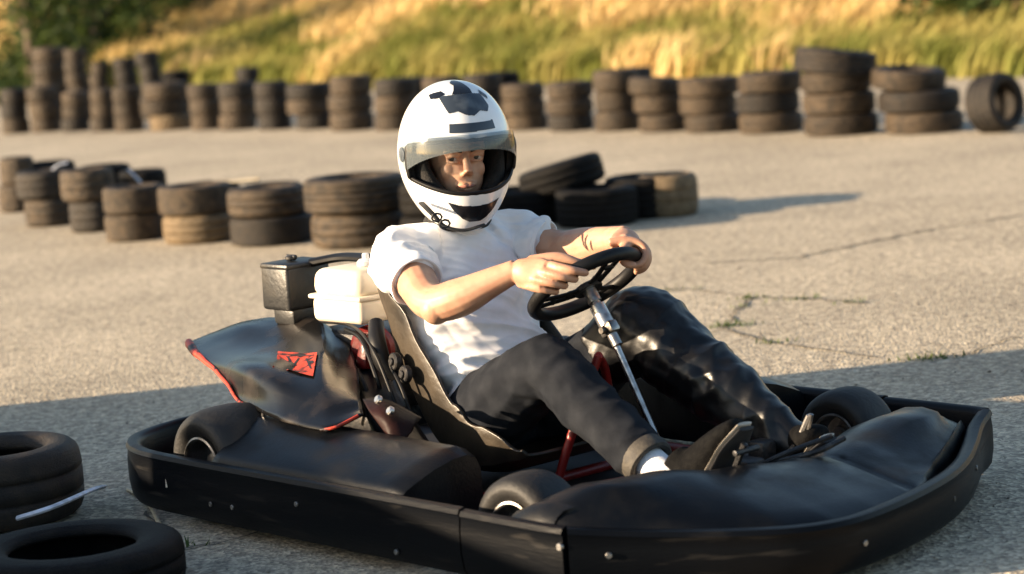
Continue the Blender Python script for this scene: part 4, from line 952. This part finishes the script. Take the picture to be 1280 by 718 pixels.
def patch(name, poly, mt, off, cell=.55, par=hel):
    """surface patch: cells of a fine (azimuth, elevation) net whose centre lies in the polygon (degrees)"""
    def inside(x, y):
        c = False; n_ = len(poly); j = n_ - 1
        for i in range(n_):
            (xi, yi), (xj, yj) = poly[i], poly[j]
            if (yi > y) != (yj > y) and x < (xj - xi) * (y - yi) / (yj - yi) + xi: c = not c
            j = i
        return c
    xs = [p[0] for p in poly]; ys = [p[1] for p in poly]; bm = bmesh.new(); cache = {}
    def vert(i, j):
        if (i, j) not in cache: cache[i, j] = bm.verts.new(hsurf(R(min(xs) + i * cell), R(min(ys) + j * cell), off))
        return cache[i, j]
    for i in range(int((max(xs) - min(xs)) / cell) + 1):
        for j in range(int((max(ys) - min(ys)) / cell) + 1):
            if inside(min(xs) + (i + .5) * cell, min(ys) + (j + .5) * cell): bm.faces.new((vert(i, j), vert(i + 1, j), vert(i + 1, j + 1), vert(i, j + 1)))
    bmesh.ops.smooth_vert(bm, verts=[q for q in bm.verts if q.is_boundary], factor=.5, use_axis_x=True, use_axis_y=True, use_axis_z=True)
    bmesh.ops.recalc_face_normals(bm, faces=bm.faces)
    me = bpy.data.meshes.new(name); bm.to_mesh(me); bm.free(); return link(name, me, M[mt] if isinstance(mt, str) else mt, par)
# az is positive to the wearer's left = right in the picture
patch('decal', [(-44, 58), (-33, 49), (-24, 40), (-13, 42), (-3, 38), (7, 37), (17, 41), (28, 39), (35, 44), (36, 58), (20, 60), (0, 60), (-18, 60)], 'decal_grey', .0012)
patch('decal', [(-66, 59), (-56, 54), (-44, 55), (-32, 61), (-44, 65), (-58, 62)], 'decal_black', .0014)
patch('decal', [(-20, 60), (20, 60), (24, 66), (26, 78), (30, 88), (-30, 88), (-30, 80), (-14, 74), (-16, 66)], 'decal_black', .0014)
patch('decal', [(36, 58), (44, 50), (50, 54), (44, 63)], 'decal_black', .0014)
patch('decal', [(-24, 23.5), (30, 24), (30, 31.5), (-24, 31)], 'decal_grey', .0012)
patch('chin_vent', [(-33, -30), (-20, -33), (0, -34), (20, -33), (33, -30), (28, -39), (19, -47), (9, -51), (-9, -51), (-19, -47), (-28, -39)], 'decal_black', .0015)
# visor pushed partly up, hinged at the sides
rows = []
for i in range(13):
    t = i / 12; row = []
    for k in range(65):
        az = -1.50 + 3.0 * k / 64; e = abs(az) / 1.5
        e_top = R(21.5) * (1 - e ** 3) + R(11) * e ** 3; e_bot = R(9.5) * (1 - e ** 2.2) + R(-15) * e ** 2.2 * (1 - e ** 14) + R(-1) * e ** 14
        row.append(hsurf(az, e_bot + (e_top - e_bot) * t, .0065))
    rows.append(row)
mb = MB(); mb.add(*grid(rows)); vis = mb.build('visor', M['visor'], hel)
for s in (1, -1):
    p = hsurf(1.40 * s, R(4), .0045); mb = MB(); mb.add(*disc_solid(.019, .005, aim(p, (p.x * .3, p.y, 0)), 26, .3)); mb.build('visor_pivot', M['decal_grey'], hel)
# chin strap and buckle
mb = MB()
HI = HM.inverted()
def hl(u, v_, y): return HI @ ky(u, v_, y)
mb.add(*tube([hl(527, 254, -.14), hl(533, 260, -.155), hl(543, 270, -.155), hl(556, 283, -.145), hl(580, 288, -.11), hl(606, 281, -.06)], [(.004, .009), (.004, .009), (.004, .008), (.003, .006), (.003, .005), (.003, .005)], 8, 5))
cs = mb.build('chin_strap', M['strap'], hel)
mb = MB()
for (u, v_) in ((546, 272), (556, 280)):
    c = hl(u, v_, -.162); mb.add(*tube([c + Vector((0, .013 * math.cos(a * .7854), .010 * math.sin(a * .7854))) for a in range(8)], .0028, 8, 1, closed=True))
mb.build('buckle', M['dark_metal'], hel)
